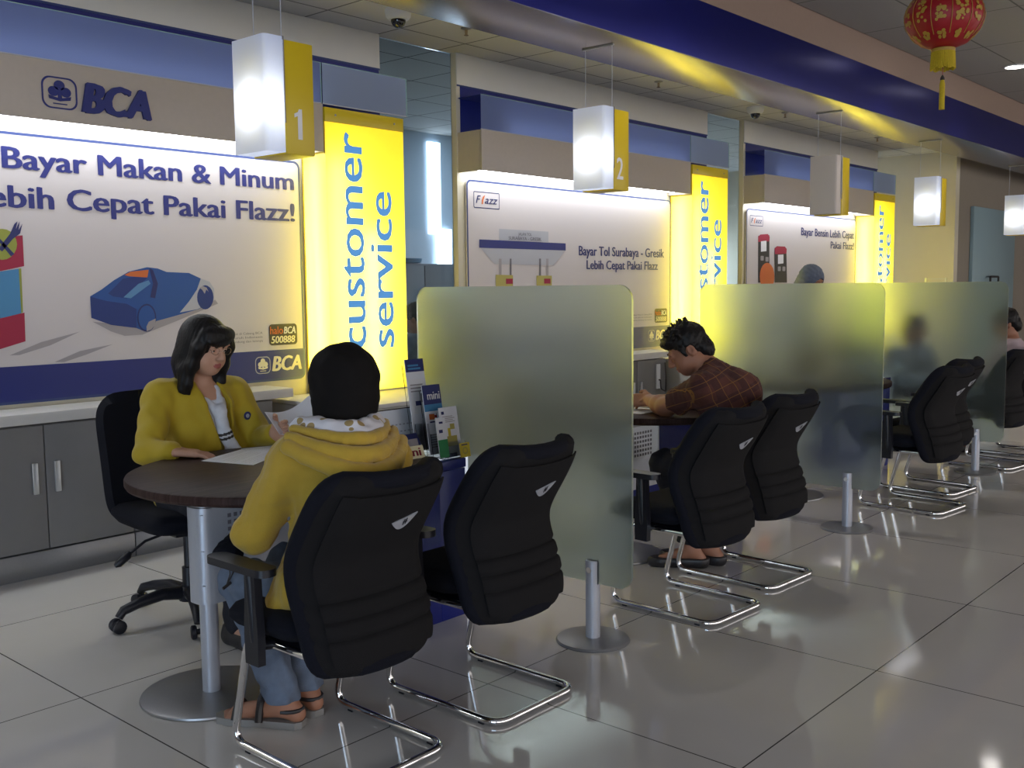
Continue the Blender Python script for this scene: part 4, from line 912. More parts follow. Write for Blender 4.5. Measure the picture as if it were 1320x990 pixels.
        for a in range(8):
            for b in range(a + 1, 8):
                if sum(abs(off[a][t] - off[b][t]) for t in range(3)) != 1: continue
                da = D[tuple((cells + off[a]).T)]; db = D[tuple((cells + off[b]).T)]; m = (da < 0) != (db < 0)
                t = np.where(m, da / np.where(m, da - db, 1), 0)[:, None]
                acc += np.where(m[:, None], np.array(off[a]) + t * (np.array(off[b]) - np.array(off[a])), 0); cnt += m
        V = (cells + acc / cnt[:, None]) * h + s.lo
        Q = []
        for ax in range(3):
            o = [0, 0, 0]; o[ax] = 1; A = I[:D.shape[0] - o[0], :D.shape[1] - o[1], :D.shape[2] - o[2]]; B = I[o[0]:, o[1]:, o[2]:]
            e = np.argwhere(A != B); u, v = [(1, 2), (2, 0), (0, 1)][ax]; fl = A[tuple(e.T)]
            q = []
            for du, dv in ((0, 0), (-1, 0), (-1, -1), (0, -1)):
                z = e.copy(); z[:, u] += du; z[:, v] += dv; q.append(idx[tuple(z.T)])
            q = np.array(q).T; q[~fl] = q[~fl][:, ::-1]; Q.append(q)
        return V, np.concatenate(Q)
    def obj(s, name, mats, parent=None, paint=None, smooth=1):
        V, Q = s.surface()
        for _ in range(smooth):
            W = np.zeros_like(V); cn = np.zeros(len(V))
            for a, b in ((0, 1), (1, 2), (2, 3), (3, 0)):
                np.add.at(W, Q[:, a], V[Q[:, b]]); np.add.at(cn, Q[:, a], 1); np.add.at(W, Q[:, b], V[Q[:, a]]); np.add.at(cn, Q[:, b], 1)
            V = V * .5 + .5 * W / np.maximum(cn, 1)[:, None]
        mi = paint(V[Q].mean(1)).astype(np.int32) if paint else np.zeros(len(Q), np.int32)
        if parent is not None: V = V - np.array(parent.location)
        me = bpy.data.meshes.new(name); me.vertices.add(len(V)); me.vertices.foreach_set('co', V.astype(np.float32).ravel())
        me.loops.add(Q.size); me.loops.foreach_set('vertex_index', Q.astype(np.int32).ravel()); me.polygons.add(len(Q))
        me.polygons.foreach_set('loop_start', np.arange(0, Q.size, 4, dtype=np.int32))
        for m in (mats if isinstance(mats, list) else [mats]): me.materials.append(m)
        me.polygons.foreach_set('material_index', mi); me.polygons.foreach_set('use_smooth', np.ones(len(Q), bool)); me.update(); me.validate()
        o = bpy.data.objects.new(name, me); COL.objects.link(o)
        if parent is not None: o.parent = parent
        return o
A3 = lambda *p: np.array(p, float)
def unit(v): v = np.array(v, float); return v / np.linalg.norm(v)
def frame(yaw, pitch=0., roll=0.):
    """columns: right, forward, up; yaw = compass angle of the look from +x in degrees, pitch up positive"""
    y, p, r = [math.radians(a) for a in (yaw, pitch, roll)]
    f = A3(math.cos(y) * math.cos(p), math.sin(y) * math.cos(p), math.sin(p)); rt = unit(np.cross(f, (0, 0, 1))); u = np.cross(rt, f)
    return np.stack([rt * math.cos(r) + u * math.sin(r), f, -rt * math.sin(r) + u * math.cos(r)], 1)
def head(F, c, R, neck, sc=1.):
    L = lambda x, y, z: c + R @ (A3(x, y, z) * sc); e = lambda p, r, k=.012, op='add': F.ell(L(*p), [q * sc for q in r], R, k, op)
    F.cone(neck, L(0, -.03, -.05), .056 * sc, .050 * sc, .02)
    e((0, -.012, .030), (.074, .093, .086), .02); e((0, .022, -.030), (.062, .072, .078), .03); e((0, .050, -.078), (.034, .036, .030), .03)
    for s in (-1, 1):
        e((s * .040, .045, -.045), (.026, .035, .034), .02); e((s * .047, -.0, -.060), (.022, .04, .03), .02)
        e((s * .031, .092, .012), (.020, .014, .012), .012, 'sub'); e((s * .031, .075, .010), (.0155, .0155, .0135), .004); e((s * .032, .084, .030), (.024, .010, .007), .012)
        e((s * .076, -.012, -.006), (.009, .020, .031), .008); e((s * .081, -.010, .002), (.004, .010, .016), .006, 'sub')
        e((s * .012, .100, -.026), (.010, .010, .008), .008)
    F.cone(L(0, .090, .018), L(0, .112, -.020), .008 * sc, .012 * sc, .012)
    e((0, .090, -.052), (.022, .012, .0055), .006); e((0, .088, -.063), (.020, .012, .0065), .006); e((0, .101, -.0575), (.026, .007, .0022), .004, 'sub')
    return L
def hand(F, w, d, n, side, curl=.5, sc=1., spread=.09):
    """palm from the wrist w along d, n = back of the hand, side=+1 when the thumb is on d x n"""
    d = unit(d); n = unit(n - d * (np.array(n) @ d)); x = np.cross(d, n) * side
    R = np.stack([x, d, n], 1); F.box(w + d * .048 * sc, [.038 * sc, .05 * sc, .0135 * sc], R, .012 * sc, .014)
    for i, (o, L) in enumerate(((.028, .070), (.0095, .078), (-.009, .073), (-.026, .058))):
        p = w + d * (.092 - .006 * (i == 3)) * sc + x * o * sc; a = (i - 1.4) * -spread; dd = unit(d + x * a); ang = .25 * curl
        for j, q in enumerate((.46, .30, .24)):
            e = dd * math.cos(ang) - n * math.sin(ang); p2 = p + e * L * q * sc; F.cone(p, p2, (.0092 - .0009 * j) * sc, (.0085 - .0009 * j) * sc, .004); p = p2; ang += .62 * curl
    p = w + d * .022 * sc + x * .030 * sc; e1 = unit(d * .75 + x * .75 - n * .25); p2 = p + e1 * .042 * sc; e2 = unit(d * .95 + x * .25 - n * .25 * (1 + curl)); p3 = p2 + e2 * .030 * sc; p4 = p3 + unit(e2 - n * .2 * curl) * .024 * sc
    F.cone(p, p2, .015 * sc, .011 * sc, .012); F.cone(p2, p3, .0105 * sc, .0098 * sc, .004); F.cone(p3, p4, .0098 * sc, .0078 * sc, .004)
def foot(F, ank, toe, sc=1.):
    ank = np.array(ank); toe = np.array(toe); h = unit(A3(ank[0] - toe[0], ank[1] - toe[1], 0)); heel = A3(ank[0], ank[1], 0) + h * .045; heel[2] = toe[2] + .012
    F.cone(ank, heel + A3(0, 0, .018), .036 * sc, .030 * sc, .02); F.cone(ank - A3(0, 0, .02), A3(*(toe - (toe - ank) * .25)[:2], toe[2] + .022), .034 * sc, .026 * sc, .025)
    s = np.cross(h, (0, 0, 1))
    for i, o in enumerate((-.030, -.014, .001, .015, .028)): F.cone(toe - (-h) * .055 + s * o * .8 + A3(0, 0, .012), toe + h * (.0 + .008 * abs(i - 1)) + s * o + A3(0, 0, .008), .012, .0095, .012)
def person(label, base, group=None): return thing('person', label, 'person', base, 0, group)

# ================= the officer in the mustard blazer (faces the hall, -y)
P = person('seated woman officer in a mustard blazer, white scarf and glasses behind the desk', (2.33, 3.86, 0))
hc = A3(2.335, 3.785, 1.170); HR = frame(-80, -15, 2); nk = A3(2.338, 3.855, 1.015)
F = Field((1.93, 3.22, -.01), (2.80, 4.15, 1.34), .0045)
L = head(F, hc, HR, nk)
pel, ch = A3(2.33, 3.88, .53), A3(2.335, 3.875, .88)
sr, er, wr = A3(2.165, 3.87, .965), A3(2.035, 3.735, .765), A3(2.065, 3.60, .778)      # her right arm (left in the photo)
sl, el, wl = A3(2.505, 3.85, .955), A3(2.565, 3.735, .755), A3(2.50, 3.545, .805)
def officer_core(F, g=0.):
    F.cone(pel, ch, .125 + g, .118 + g, .03).ell(ch + A3(0, -.02, .02), (.165 + g, .105 + g, .13 + g), None, .03).ell(pel, (.175 + g, .13 + g, .11 + g), None, .03)
    F.cone(sr, sl, .055 + g, .055 + g, .03); F.ell((2.335, 3.80, .80), (.13 + g, .07 + g, .09 + g), None, .03).ell((2.43, 3.80, .70), (.085 + g, .075 + g, .12 + g), None, .03)
officer_core(F); F.cone(ch, nk, .06, .052, .03)
for a, b, c in ((sr, er, wr), (sl, el, wl)): F.cone(a, b, .047, .038, .02).cone(b, c, .036, .025, .015)
hand(F, wr, (.75, -.6, -.12), (0, 0, 1), -1, .35)
hand(F, wl, (-.1, -1, .25), (1, -.1, .1), 1, .9)
for s in (-1, 1):
    hip, kn, an, to = pel + A3(s * .085, -.03, -.01), A3(2.33 + s * .10, 3.46, .50), A3(2.30 + s * .09, 3.42, .10), A3(2.29 + s * .09, 3.27, .012)
    F.cone(hip, kn, .085, .058, .03).cone(kn, an, .052, .035, .02); foot(F, an, to)
lipc = hc + HR @ A3(0, .098, -.0575)
F.obj('body', [M['skin_l'], M['lips']], P, lambda C: (np.linalg.norm(((C - lipc) @ HR) / A3(.021, .02, .0115), axis=1) < 1))
# blazer
F = Field((1.90, 3.45, .44), (2.82, 4.10, 1.10), .005)
officer_core(F, .014)
for a, b, c in ((sr, er, wr), (sl, el, wl)): F.cone(a, b, .066, .056, .03).cone(b, b + (c - b) * .86, .055, .043, .02)
F.cone(sr + A3(.02, 0, .025), nk + A3(-.03, .01, -.02), .045, .042, .03).cone(sl + A3(-.02, 0, .025), nk + A3(.03, .01, -.02), .045, .042, .03)
for s in (-1, 1): F.chain([nk + A3(s * .058, -.03, .005), A3(2.355 + s * .062, 3.755, .92), A3(2.375 + s * .022, 3.735, .75)], [.020, .026, .016], .018)
F.folds(.0035, .085, 3); F.plane((0, 0, .475), (0, 0, -1)); F.plane(nk + A3(0, 0, .022), (0, -.15, 1))
F.chain([nk + A3(0, 0, .06), nk + A3(.0, -.02, -.01)], [.058, .056], .006, 'sub')
F.chain([nk + A3(.005, -.06, -.02), A3(2.36, 3.74, .92), A3(2.385, 3.70, .77), A3(2.40, 3.70, .66), A3(2.42, 3.70, .50)], [.052, .052, .034, .042, .058], .006, 'sub')
F.obj('blazer', M['blazer'], P)
F = Field((2.0, 3.60, .46), (2.66, 4.05, 1.06), .005); officer_core(F, .004); F.cone(ch, nk, .07, .062, .03); F.plane(nk + A3(0, 0, -.02), (0, -.5, 1)); F.obj('blouse', M['scarf'], P)
# scarf: two ends, black banded
F = Field((2.2, 3.6, .58), (2.6, 4.0, 1.05), .004)
F.chain([nk + A3(-.052, .0, .01), nk + A3(-.045, -.055, -.04), A3(2.345, 3.735, .90)], [.014, .016, .020], .012); F.chain([nk + A3(.052, .0, .01), nk + A3(.048, -.055, -.03), A3(2.37, 3.725, .90)], [.014, .016, .020], .012)
F.chain([A3(2.355, 3.73, .90), A3(2.37, 3.715, .80), A3(2.41, 3.70, .72), A3(2.45, 3.685, .655)], [.026, .028, .027, .028], .012); F.folds(.002, .05, 5)
def bands(C):
    t = C[:, 2]; m = np.zeros(len(C), int)
    for z in (.815, .795, .688, .672, .655): m |= ((np.abs(t - z - .25 * (C[:, 0] - 2.40)) < .0055)).astype(int)
    return m
F.obj('scarf', [M['scarf'], M['p_black']], P, bands)
# hair: bob with a fringe
F = Field(hc - A3(.22, .22, .27), hc + .2, .0045); e = lambda p, r, k=.015, op='add': F.ell(L(*p), r, HR, k, op)
e((0, -.018, .030), (.094, .108, .102), .02); e((0, -.028, -.055), (.108, .090, .135), .03); F.chain([L(0, -.05, -.09), L(0, -.035, -.175)], [.085, .060], .03)
for s in (-1, 1):
    F.chain([L(s * .058, .060, .070), L(s * .082, .050, .01), L(s * .088, .035, -.07), L(s * .088, .035, -.15), L(s * .078, .052, -.225)], [.024, .022, .021, .016, .002], .025)
    F.chain([L(s * .090, .0, -.10), L(s * .092, .015, -.18), L(s * .090, .025, -.235)], [.03, .018, .002], .02)
e((0, .070, .070), (.074, .036, .034), .02); e((.015, .090, .046), (.056, .018, .020), .02)
e((0.0, .122, -.072), (.058, .075, .100), .010, 'sub'); F.cone(L(0, .050, -.105), L(0, .040, -.24), .058, .052, .008, 'sub').strands(L, HR, .0014, 46)
F.obj('hair', M['hair'], P)
# glasses, eyes, badge
g = MB()
for s in (-1, 1):
    g.tube([L(s * .032 + .021 * math.cos(q), .104 - .006 * abs(math.cos(q)), .008 + .014 * math.sin(q)) - np.array(P.location) for q in np.linspace(0, 2 * PI, 21)[:-1]], .0011, M['metal_rim'], 6, closed=True)
    g.tube([L(s * .053, .098, .012) - np.array(P.location), L(s * .076, .03, .012) - np.array(P.location), L(s * .080, -.01, .006) - np.array(P.location)], .0012, M['metal_rim'], 6)
g.tube([L(-.011, .106, .010) - np.array(P.location), L(.011, .106, .010) - np.array(P.location)], .0012, M['metal_rim'], 6); g.obj('glasses', P)
def eyes(P, L, HR, down=.0):
    for s in (-1, 1):
        o = MB().lathe([(.0005, -.0118)] + [(.0118 * math.sin(q), -.0118 * math.cos(q)) for q in np.linspace(.2, PI - .2, 9)] + [(.0005, .0118)], M['eye'], n=14); o.lathe([(.006, .0098), (.0055, .0112), (.002, .0122), (.0005, .0124)], M['iris'], n=14); o = o.obj('eye', P)
        m = np.eye(4); m[:3, 0] = HR[:, 0]; m[:3, 1] = -HR[:, 2]; m[:3, 2] = HR[:, 1]; m[:3, 3] = L(s * .031, .0775, .0085) - np.array(P.location); o.matrix_local = Matrix(m.tolist())
        b = MB().tube([L(s * x, y, z) - np.array(P.location) for x, y, z in ((.014, .0945, .030), (.031, .0945, .034), (.050, .084, .029))], [.0016, .0026, .0012], M['hair'], 6).obj('eyebrow', P)
eyes(P, L, HR)
MB().lathe([(.017, 0), (.018, .002), (.012, .004), (.002, .004)], M['p_navy'], n=20).lathe([(.009, .004), (.008, .005), (.002, .005)], M['silver'], n=14).obj('badge', P).matrix_local = Matrix.Translation(A3(2.497, 3.737, .865) - np.array(P.location)) @ Matrix.Rotation(PI / 2, 4, 'X')
F = Field((2.05, 3.2, -.005), (2.62, 4.1, .66), .007); F.ell(pel, (.185, .145, .10), None, .02)
for s in (-1, 1):
    kn, an = A3(2.33 + s * .10, 3.46, .50), A3(2.30 + s * .09, 3.42, .10); F.cone(pel + A3(s * .085, -.03, -.01), kn, .095, .070, .03).cone(kn, an, .064, .056, .02)
F.folds(.003, .08, 2); F.obj('trousers', M['dark_cloth'], P)
def shoe(P, an, to, m, name='shoe', h=.06):
    F = Field(np.minimum(an, to) - .14, np.maximum(an, to) + .14, .005); an = np.array(an); to = np.array(to); d = unit(A3(to[0] - an[0], to[1] - an[1], 0)); hl = A3(an[0], an[1], .035) - d * .045
    F.cone(hl, A3(*(to - d * .05)[:2], .030), .042, .042, .02).cone(A3(*(to - d * .06)[:2], .030), A3(*(to - d * .02)[:2], .024), .044, .026, .02).cone(hl, hl + A3(0, 0, .035), .042, .038, .02); F.plane((0, 0, .002), (0, 0, -1)); F.plane((0, 0, h + .02), (0, 0, 1)); return F.obj(name, m, P)
for s in (-1, 1): shoe(P, A3(2.30 + s * .09, 3.42, .10), A3(2.29 + s * .09, 3.24, .012), M['dark_leather'])

# ================= the woman in the mustard hoodie (back to the hall)
P = person('woman in a black headscarf and mustard hoodie, seen from behind on her chair', (1.92, 2.42, 0))
hc = A3(2.015, 2.49, 1.107); HR = frame(74, -8, 0); nk = A3(1.985, 2.45, .965)
pel, ch = A3(1.90, 2.40, .545), A3(1.955, 2.43, .83)
sL, eL, wL = A3(1.805, 2.475, .895), A3(1.735, 2.58, .675), A3(1.93, 2.77, .715)
sR, eR, wR = A3(2.13, 2.42, .865), A3(2.165, 2.55, .675), A3(2.16, 2.76, .775)
def hood_core(F, g=0.):
    F.cone(pel, ch, .128 + g, .125 + g, .04).ell(ch, (.165 + g, .112 + g, .13 + g), None, .03).ell(pel, (.18 + g, .135 + g, .10 + g), None, .04).cone(sL, sR, .056 + g, .056 + g, .035)
    F.cone(sL + A3(.03, 0, .01), nk, .05 + g, .055 + g, .04).cone(sR + A3(-.03, 0, .01), nk, .05 + g, .055 + g, .04)
legs = []
for s, hip, kn, an, to in ((-1, A3(1.815, 2.44, .495), A3(1.83, 2.815, .468), A3(1.878, 2.665, .085), A3(1.775, 2.845, .014)), (1, A3(1.985, 2.44, .495), A3(2.03, 2.83, .475), A3(1.995, 2.70, .085), A3(2.0, 2.92, .014))): legs.append((hip, kn, an, to))
F = Field((1.62, 2.15, -.01), (2.35, 3.02, 1.24), .005); head(F, hc, HR, nk); hood_core(F, -.005)
for a, b, c in ((sL, eL, wL), (sR, eR, wR)): F.cone(a, b, .046, .037, .02).cone(b, c, .035, .024, .015)
hand(F, wL, (.5, .8, .05), (-.3, -.1, 1), 1, .5); hand(F, wR, (-.25, 1, -.05), (0, 0, 1), -1, .35)
for h, k_, a, t in legs: F.cone(h, k_, .072, .054, .03).cone(k_, a, .048, .034, .02); foot(F, a, t)
F.obj('body', M['skin_d'], P)
F = Field((1.60, 2.12, .38), (2.36, 2.95, 1.06), .005); hood_core(F, .016)
for a, b, c in ((sL, eL, wL), (sR, eR, wR)): F.cone(a, b, .070, .062, .03).cone(b, b + (c - b) * .9, .061, .048, .02)
F.ell(pel + A3(-.01, 0, -.02), (.195, .155, .11), None, .03).chain([A3(1.735, 2.47, .475), A3(1.86, 2.27, .475), A3(2.04, 2.29, .475)], [.03, .03, .03], .04)
F.folds(.0045, .10, 4, 8).folds(.002, .045, 9, 6); F.plane((0, 0, .448), (0, 0, -1)); F.cone(nk + A3(0, .0, .0), nk + A3(0, .01, .2), .075, .075, .01, 'sub')
F.obj('hoodie', M['hoodie'], P)
# the hood lying on her back in three heavy folds, its printed lining showing above
F = Field((1.66, 2.12, .76), (2.30, 2.66, 1.04), .004)
def arc(l, b, r, n=9):
    l, b, r = map(np.array, (l, b, r)); return [l * (1 - t) ** 2 + (2 * b - .5 * (l + r)) * 2 * t * (1 - t) + r * t * t for t in np.linspace(0, 1, n)]
for l, b, r, w in (((1.80, 2.46, .992), (1.912, 2.276, .968), (2.115, 2.41, .982), .019), ((1.77, 2.44, .976), (1.900, 2.244, .925), (2.130, 2.39, .958), .023), ((1.75, 2.42, .950), (1.892, 2.222, .873), (2.140, 2.365, .925), .029)):
    Q = arc(l, b, r, 13); F.chain(Q, [w * (.75 + .35 * math.sin(PI * i / 12)) for i in range(13)], .002)
F.folds(.0015, .07, 12); F.obj('hood', M['hoodie'], P, smooth=0)
F = Field((1.74, 2.22, .84), (2.26, 2.68, 1.06), .004)
for l, b, r, w in (((1.85, 2.47, 1.0), (1.935, 2.33, .982), (2.085, 2.44, .997), .026), ((1.84, 2.46, .985), (1.925, 2.305, .962), (2.09, 2.42, .985), .026), ((1.86, 2.50, .985), (1.96, 2.385, .965), (2.095, 2.48, .975), .035)):
    Q = arc(l, b, r, 13); F.chain(Q, [w] * 13, .02)
F.folds(.003, .05, 21); F.obj('hood_lining', M['lining'], P)
F = Field(hc - A3(.22, .24, .24), hc + A3(.2, .2, .16), .0045); L = lambda x, y, z: hc + HR @ A3(x, y, z)
F.ell(L(0, -.010, .018), (.108, .120, .112), HR, .02).ell(L(0, .005, -.045), (.092, .105, .10), HR, .03).cone(L(0, -.025, -.05), L(-.008, -.025, -.135), .096, .076, .03).cone(L(-.03, -.02, -.09), L(-.080, -.02, -.175), .066, .040, .04).cone(L(.0, .0, -.12), L(.02, .03, -.18), .078, .06, .04)
F.ell(L(0, .125, -.01), (.062, .06, .085), HR, .012, 'sub'); F.folds(.0025, .07, 31); F.obj('headscarf', M['hijab'], P)
F = Field((1.66, 2.3, .06), (2.2, 2.95, .66), .005); F.ell(pel + A3(0, 0, -.02), (.185, .14, .085), None, .02)
for h, k_, a, t in legs: F.cone(h, k_, .082, .068, .03).cone(k_, a + A3(0, 0, .015), .062, .057, .02)
F.folds(.004, .06, 41); F.plane((0, 0, .088), (0, 0, -1)); F.obj('jeans', M['denim'], P)
for h, k_, a, t in legs:
    d = unit(A3(t[0] - a[0], t[1] - a[1], 0)); q = np.cross(d, (0, 0, 1)); o = A3(a[0], a[1], 0) - d * .07; Ln = np.linalg.norm((t - a)[:2]) + .10; base = np.array(P.location)
    out = [o + d * (Ln * u) + q * v for u, v in ((.0, -.018), (.0, .018), (.06, .034), (.3, .034), (.55, .036), (.8, .044), (.95, .03), (1.0, .0), (.95, -.03), (.8, -.042), (.55, -.034), (.3, -.034), (.06, -.034))]
    s = MB().prism([tuple((p - base)[:2]) for p in out], .001, .024, M['sole'], 'xy').obj('sandal', P)
    st = MB()
    for u, h0 in ((.72, .048), (.45, .075)): st.tube([tuple(o + d * Ln * u + q * w * .042 + A3(0, 0, .022 + h0 * (1 - w * w)) - base) for w in np.linspace(-1, 1, 9)], [.013] * 9, M['dark_leather'], 8)
    st.tube([tuple(o + d * (.055 - .05 * math.cos(w)) + q * .038 * math.sin(w) + A3(0, 0, .060) - base) for w in np.linspace(-PI * .55, PI * .55, 9)], [.007] * 9, M['dark_leather'], 8)
    st.obj('strap', s)
# black pouch with a cord in her lap
t = thing('pouch', 'small black drawstring pouch on the knee of the woman in the hoodie', 'pouch', (1.785, 2.80, .54))
F = Field((1.66, 2.68, .48), (1.92, 2.92, .68), .004); F.ell((1.785, 2.80, .572), (.052, .044, .034), None, .01).ell((1.815, 2.81, .600), (.03, .03, .03), None, .02); F.folds(.003, .03, 5); F.obj('bag', M['black_fabric'], t)
MB().tube([(-.02, -.03, .02), (-.028, -.045, -.03), (-.045, -.05, -.06)], .0022, M['p_black'], 6).tube([(.0, -.032, .02), (-.018, -.048, -.025), (-.042, -.05, -.058)], .0022, M['p_black'], 6).tube([(-.06, -.052, -.068), (-.03, -.05, -.055)], .005, M['p_black'], 8).obj('cord', t)
# ================= the man in the brown plaid shirt (leans over the second desk)
P = person('man in a brown plaid short-sleeved shirt leaning over the second desk', (4.40, 2.45, 0))
hc = A3(4.355, 2.690, 1.085); HR = frame(124, -34, 0); nk = A3(4.395, 2.585, .975)
pel, ch = A3(4.37, 2.41, .545), A3(4.395, 2.47, .84)
sL, eL, wL = A3(4.235, 2.525, .915), A3(4.31, 2.79, .795), A3(4.425, 2.965, .81)
sR, eR, wR = A3(4.56, 2.555, .895), A3(4.68, 2.80, .795), A3(4.52, 2.96, .80)
legs = [(A3(4.34, 2.37, .52), A3(4.30, 2.79, .51), A3(4.315, 2.64, .10), A3(4.215, 2.80, .014)), (A3(4.52, 2.38, .52), A3(4.54, 2.80, .51), A3(4.42, 2.60, .10), A3(4.36, 2.82, .014))]
def man_core(F, g=0.):
    F.cone(pel, ch, .125 + g, .135 + g, .04).ell(ch + A3(0, .02, .0), (.18 + g, .12 + g, .14 + g), None, .03).ell(pel, (.17 + g, .13 + g, .10 + g), None, .04).cone(sL, sR, .062 + g, .062 + g, .04)
    F.cone(sL + A3(.05, -.01, .0), nk, .06 + g, .055 + g, .04).cone(sR + A3(-.05, -.01, .0), nk, .06 + g, .055 + g, .04).cone(ch + A3(0, -.05, .05), nk + A3(0, -.03, -.02), .08 + g, .05 + g, .04)
F = Field((4.10, 2.12, -.01), (4.86, 3.18, 1.26), .005); L = head(F, hc, HR, nk, 1.03); man_core(F)
for a, b, c in ((sL, eL, wL), (sR, eR, wR)): F.cone(a, b, .052, .047, .02).cone(b, b + (c - b) * .35, .048, .048, .02).cone(b + (c - b) * .35, c, .048, .030, .02)
hand(F, wL, (-.05, 1, -.05), (-.8, 0, .6), 1, .75); hand(F, wR, (-.5, .8, -.05), (.6, 0, .8), -1, .8)
for h, k_, a, t in legs: F.cone(h, k_, .082, .058, .03).cone(k_, a, .05, .038, .02); foot(F, a, t)
lipc = hc + HR @ (A3(0, .098, -.0575) * 1.03)
F.obj('body', [M['skin_d'], M['lips']], P, lambda C: (np.linalg.norm(((C - lipc) @ HR) / A3(.021, .02, .011), axis=1) < 1)); eyes(P, L, HR)
F = Field((4.08, 2.10, .46), (4.86, 2.86, 1.06), .005); man_core(F, .015)
for a, b in ((sL, eL), (sR, eR)): F.cone(a, a + (b - a) * .72, .068, .070, .03)
F.folds(.004, .09, 51).folds(.0018, .04, 52); F.plane((0, 0, .485), (0, 0, -1)); F.cone(nk + A3(-.02, .03, .0), nk + A3(-.06, .14, .12), .064, .07, .008, 'sub')
for a, b in ((sL, eL), (sR, eR)):
    d = unit(b - a); c = a + (b - a) * .70 + d * .10; F.cone(c, c + d * .2, .115, .115, .004, 'sub')
F.obj('shirt', M['plaid'], P)
F = Field(nk - .14, nk + .14, .004); n_ = unit(hc - nk); X = unit(np.cross(n_, (0, 0, 1))); Y = np.cross(n_, X)
F.chain([nk + n_ * .012 + (X * math.cos(q) + Y * math.sin(q)) * .062 for q in np.linspace(0, 2 * PI, 19)], [.013] * 19, .006); F.folds(.001, .03, 3); F.obj('collar', M['plaid'], P)
F = Field(hc - .2, hc + .2, .0045); e = lambda p, r, k=.015, op='add': F.ell(L(*p), r, HR, k, op)
e((0, -.022, .042), (.086, .100, .092), .02); e((0, .045, .080), (.066, .055, .036), .02); e((0, -.07, -.03), (.068, .05, .065), .02)
rs = np.random.RandomState(4)
for _ in range(60):
    a, b = rs.uniform(-1.2, 1.2), rs.uniform(-.6, 1.25); d = A3(math.sin(a) * math.cos(b), math.sin(b), math.cos(a) * math.cos(b)); p = A3(0, -.015, .045) + d * A3(.084, .098, .088); F.cone(L(*p), L(*(p + unit(d + rs.normal(size=3) * .3) * .020)), .011, .005, .008)
for s in (-1, 1): e((s * .082, .0, -.016), (.018, .032, .034), .008, 'sub'); F.chain([L(s * .074, .026, .03), L(s * .076, .022, -.012)], [.013, .008], .01)
e((0, .112, -.025), (.075, .058, .075), .012, 'sub'); F.folds(.002, .02, 61, 9); F.obj('hair', M['hair'], P)
F = Field((4.12, 2.12, .05), (4.76, 2.95, .66), .006); F.ell(pel + A3(0, 0, -.015), (.18, .14, .09), None, .02)
for h, k_, a, t in legs: F.cone(h, k_, .092, .074, .03).cone(k_, a + A3(0, 0, .03), .068, .062, .02)
F.folds(.004, .07, 71); F.plane((0, 0, .125), (0, 0, -1)); F.obj('trousers', M['dark_cloth'], P)
for h, k_, a, t in legs: shoe(P, a, t + (t - a) * .12 * A3(1, 1, 0), M['dark_leather'], 'slipper', .03)

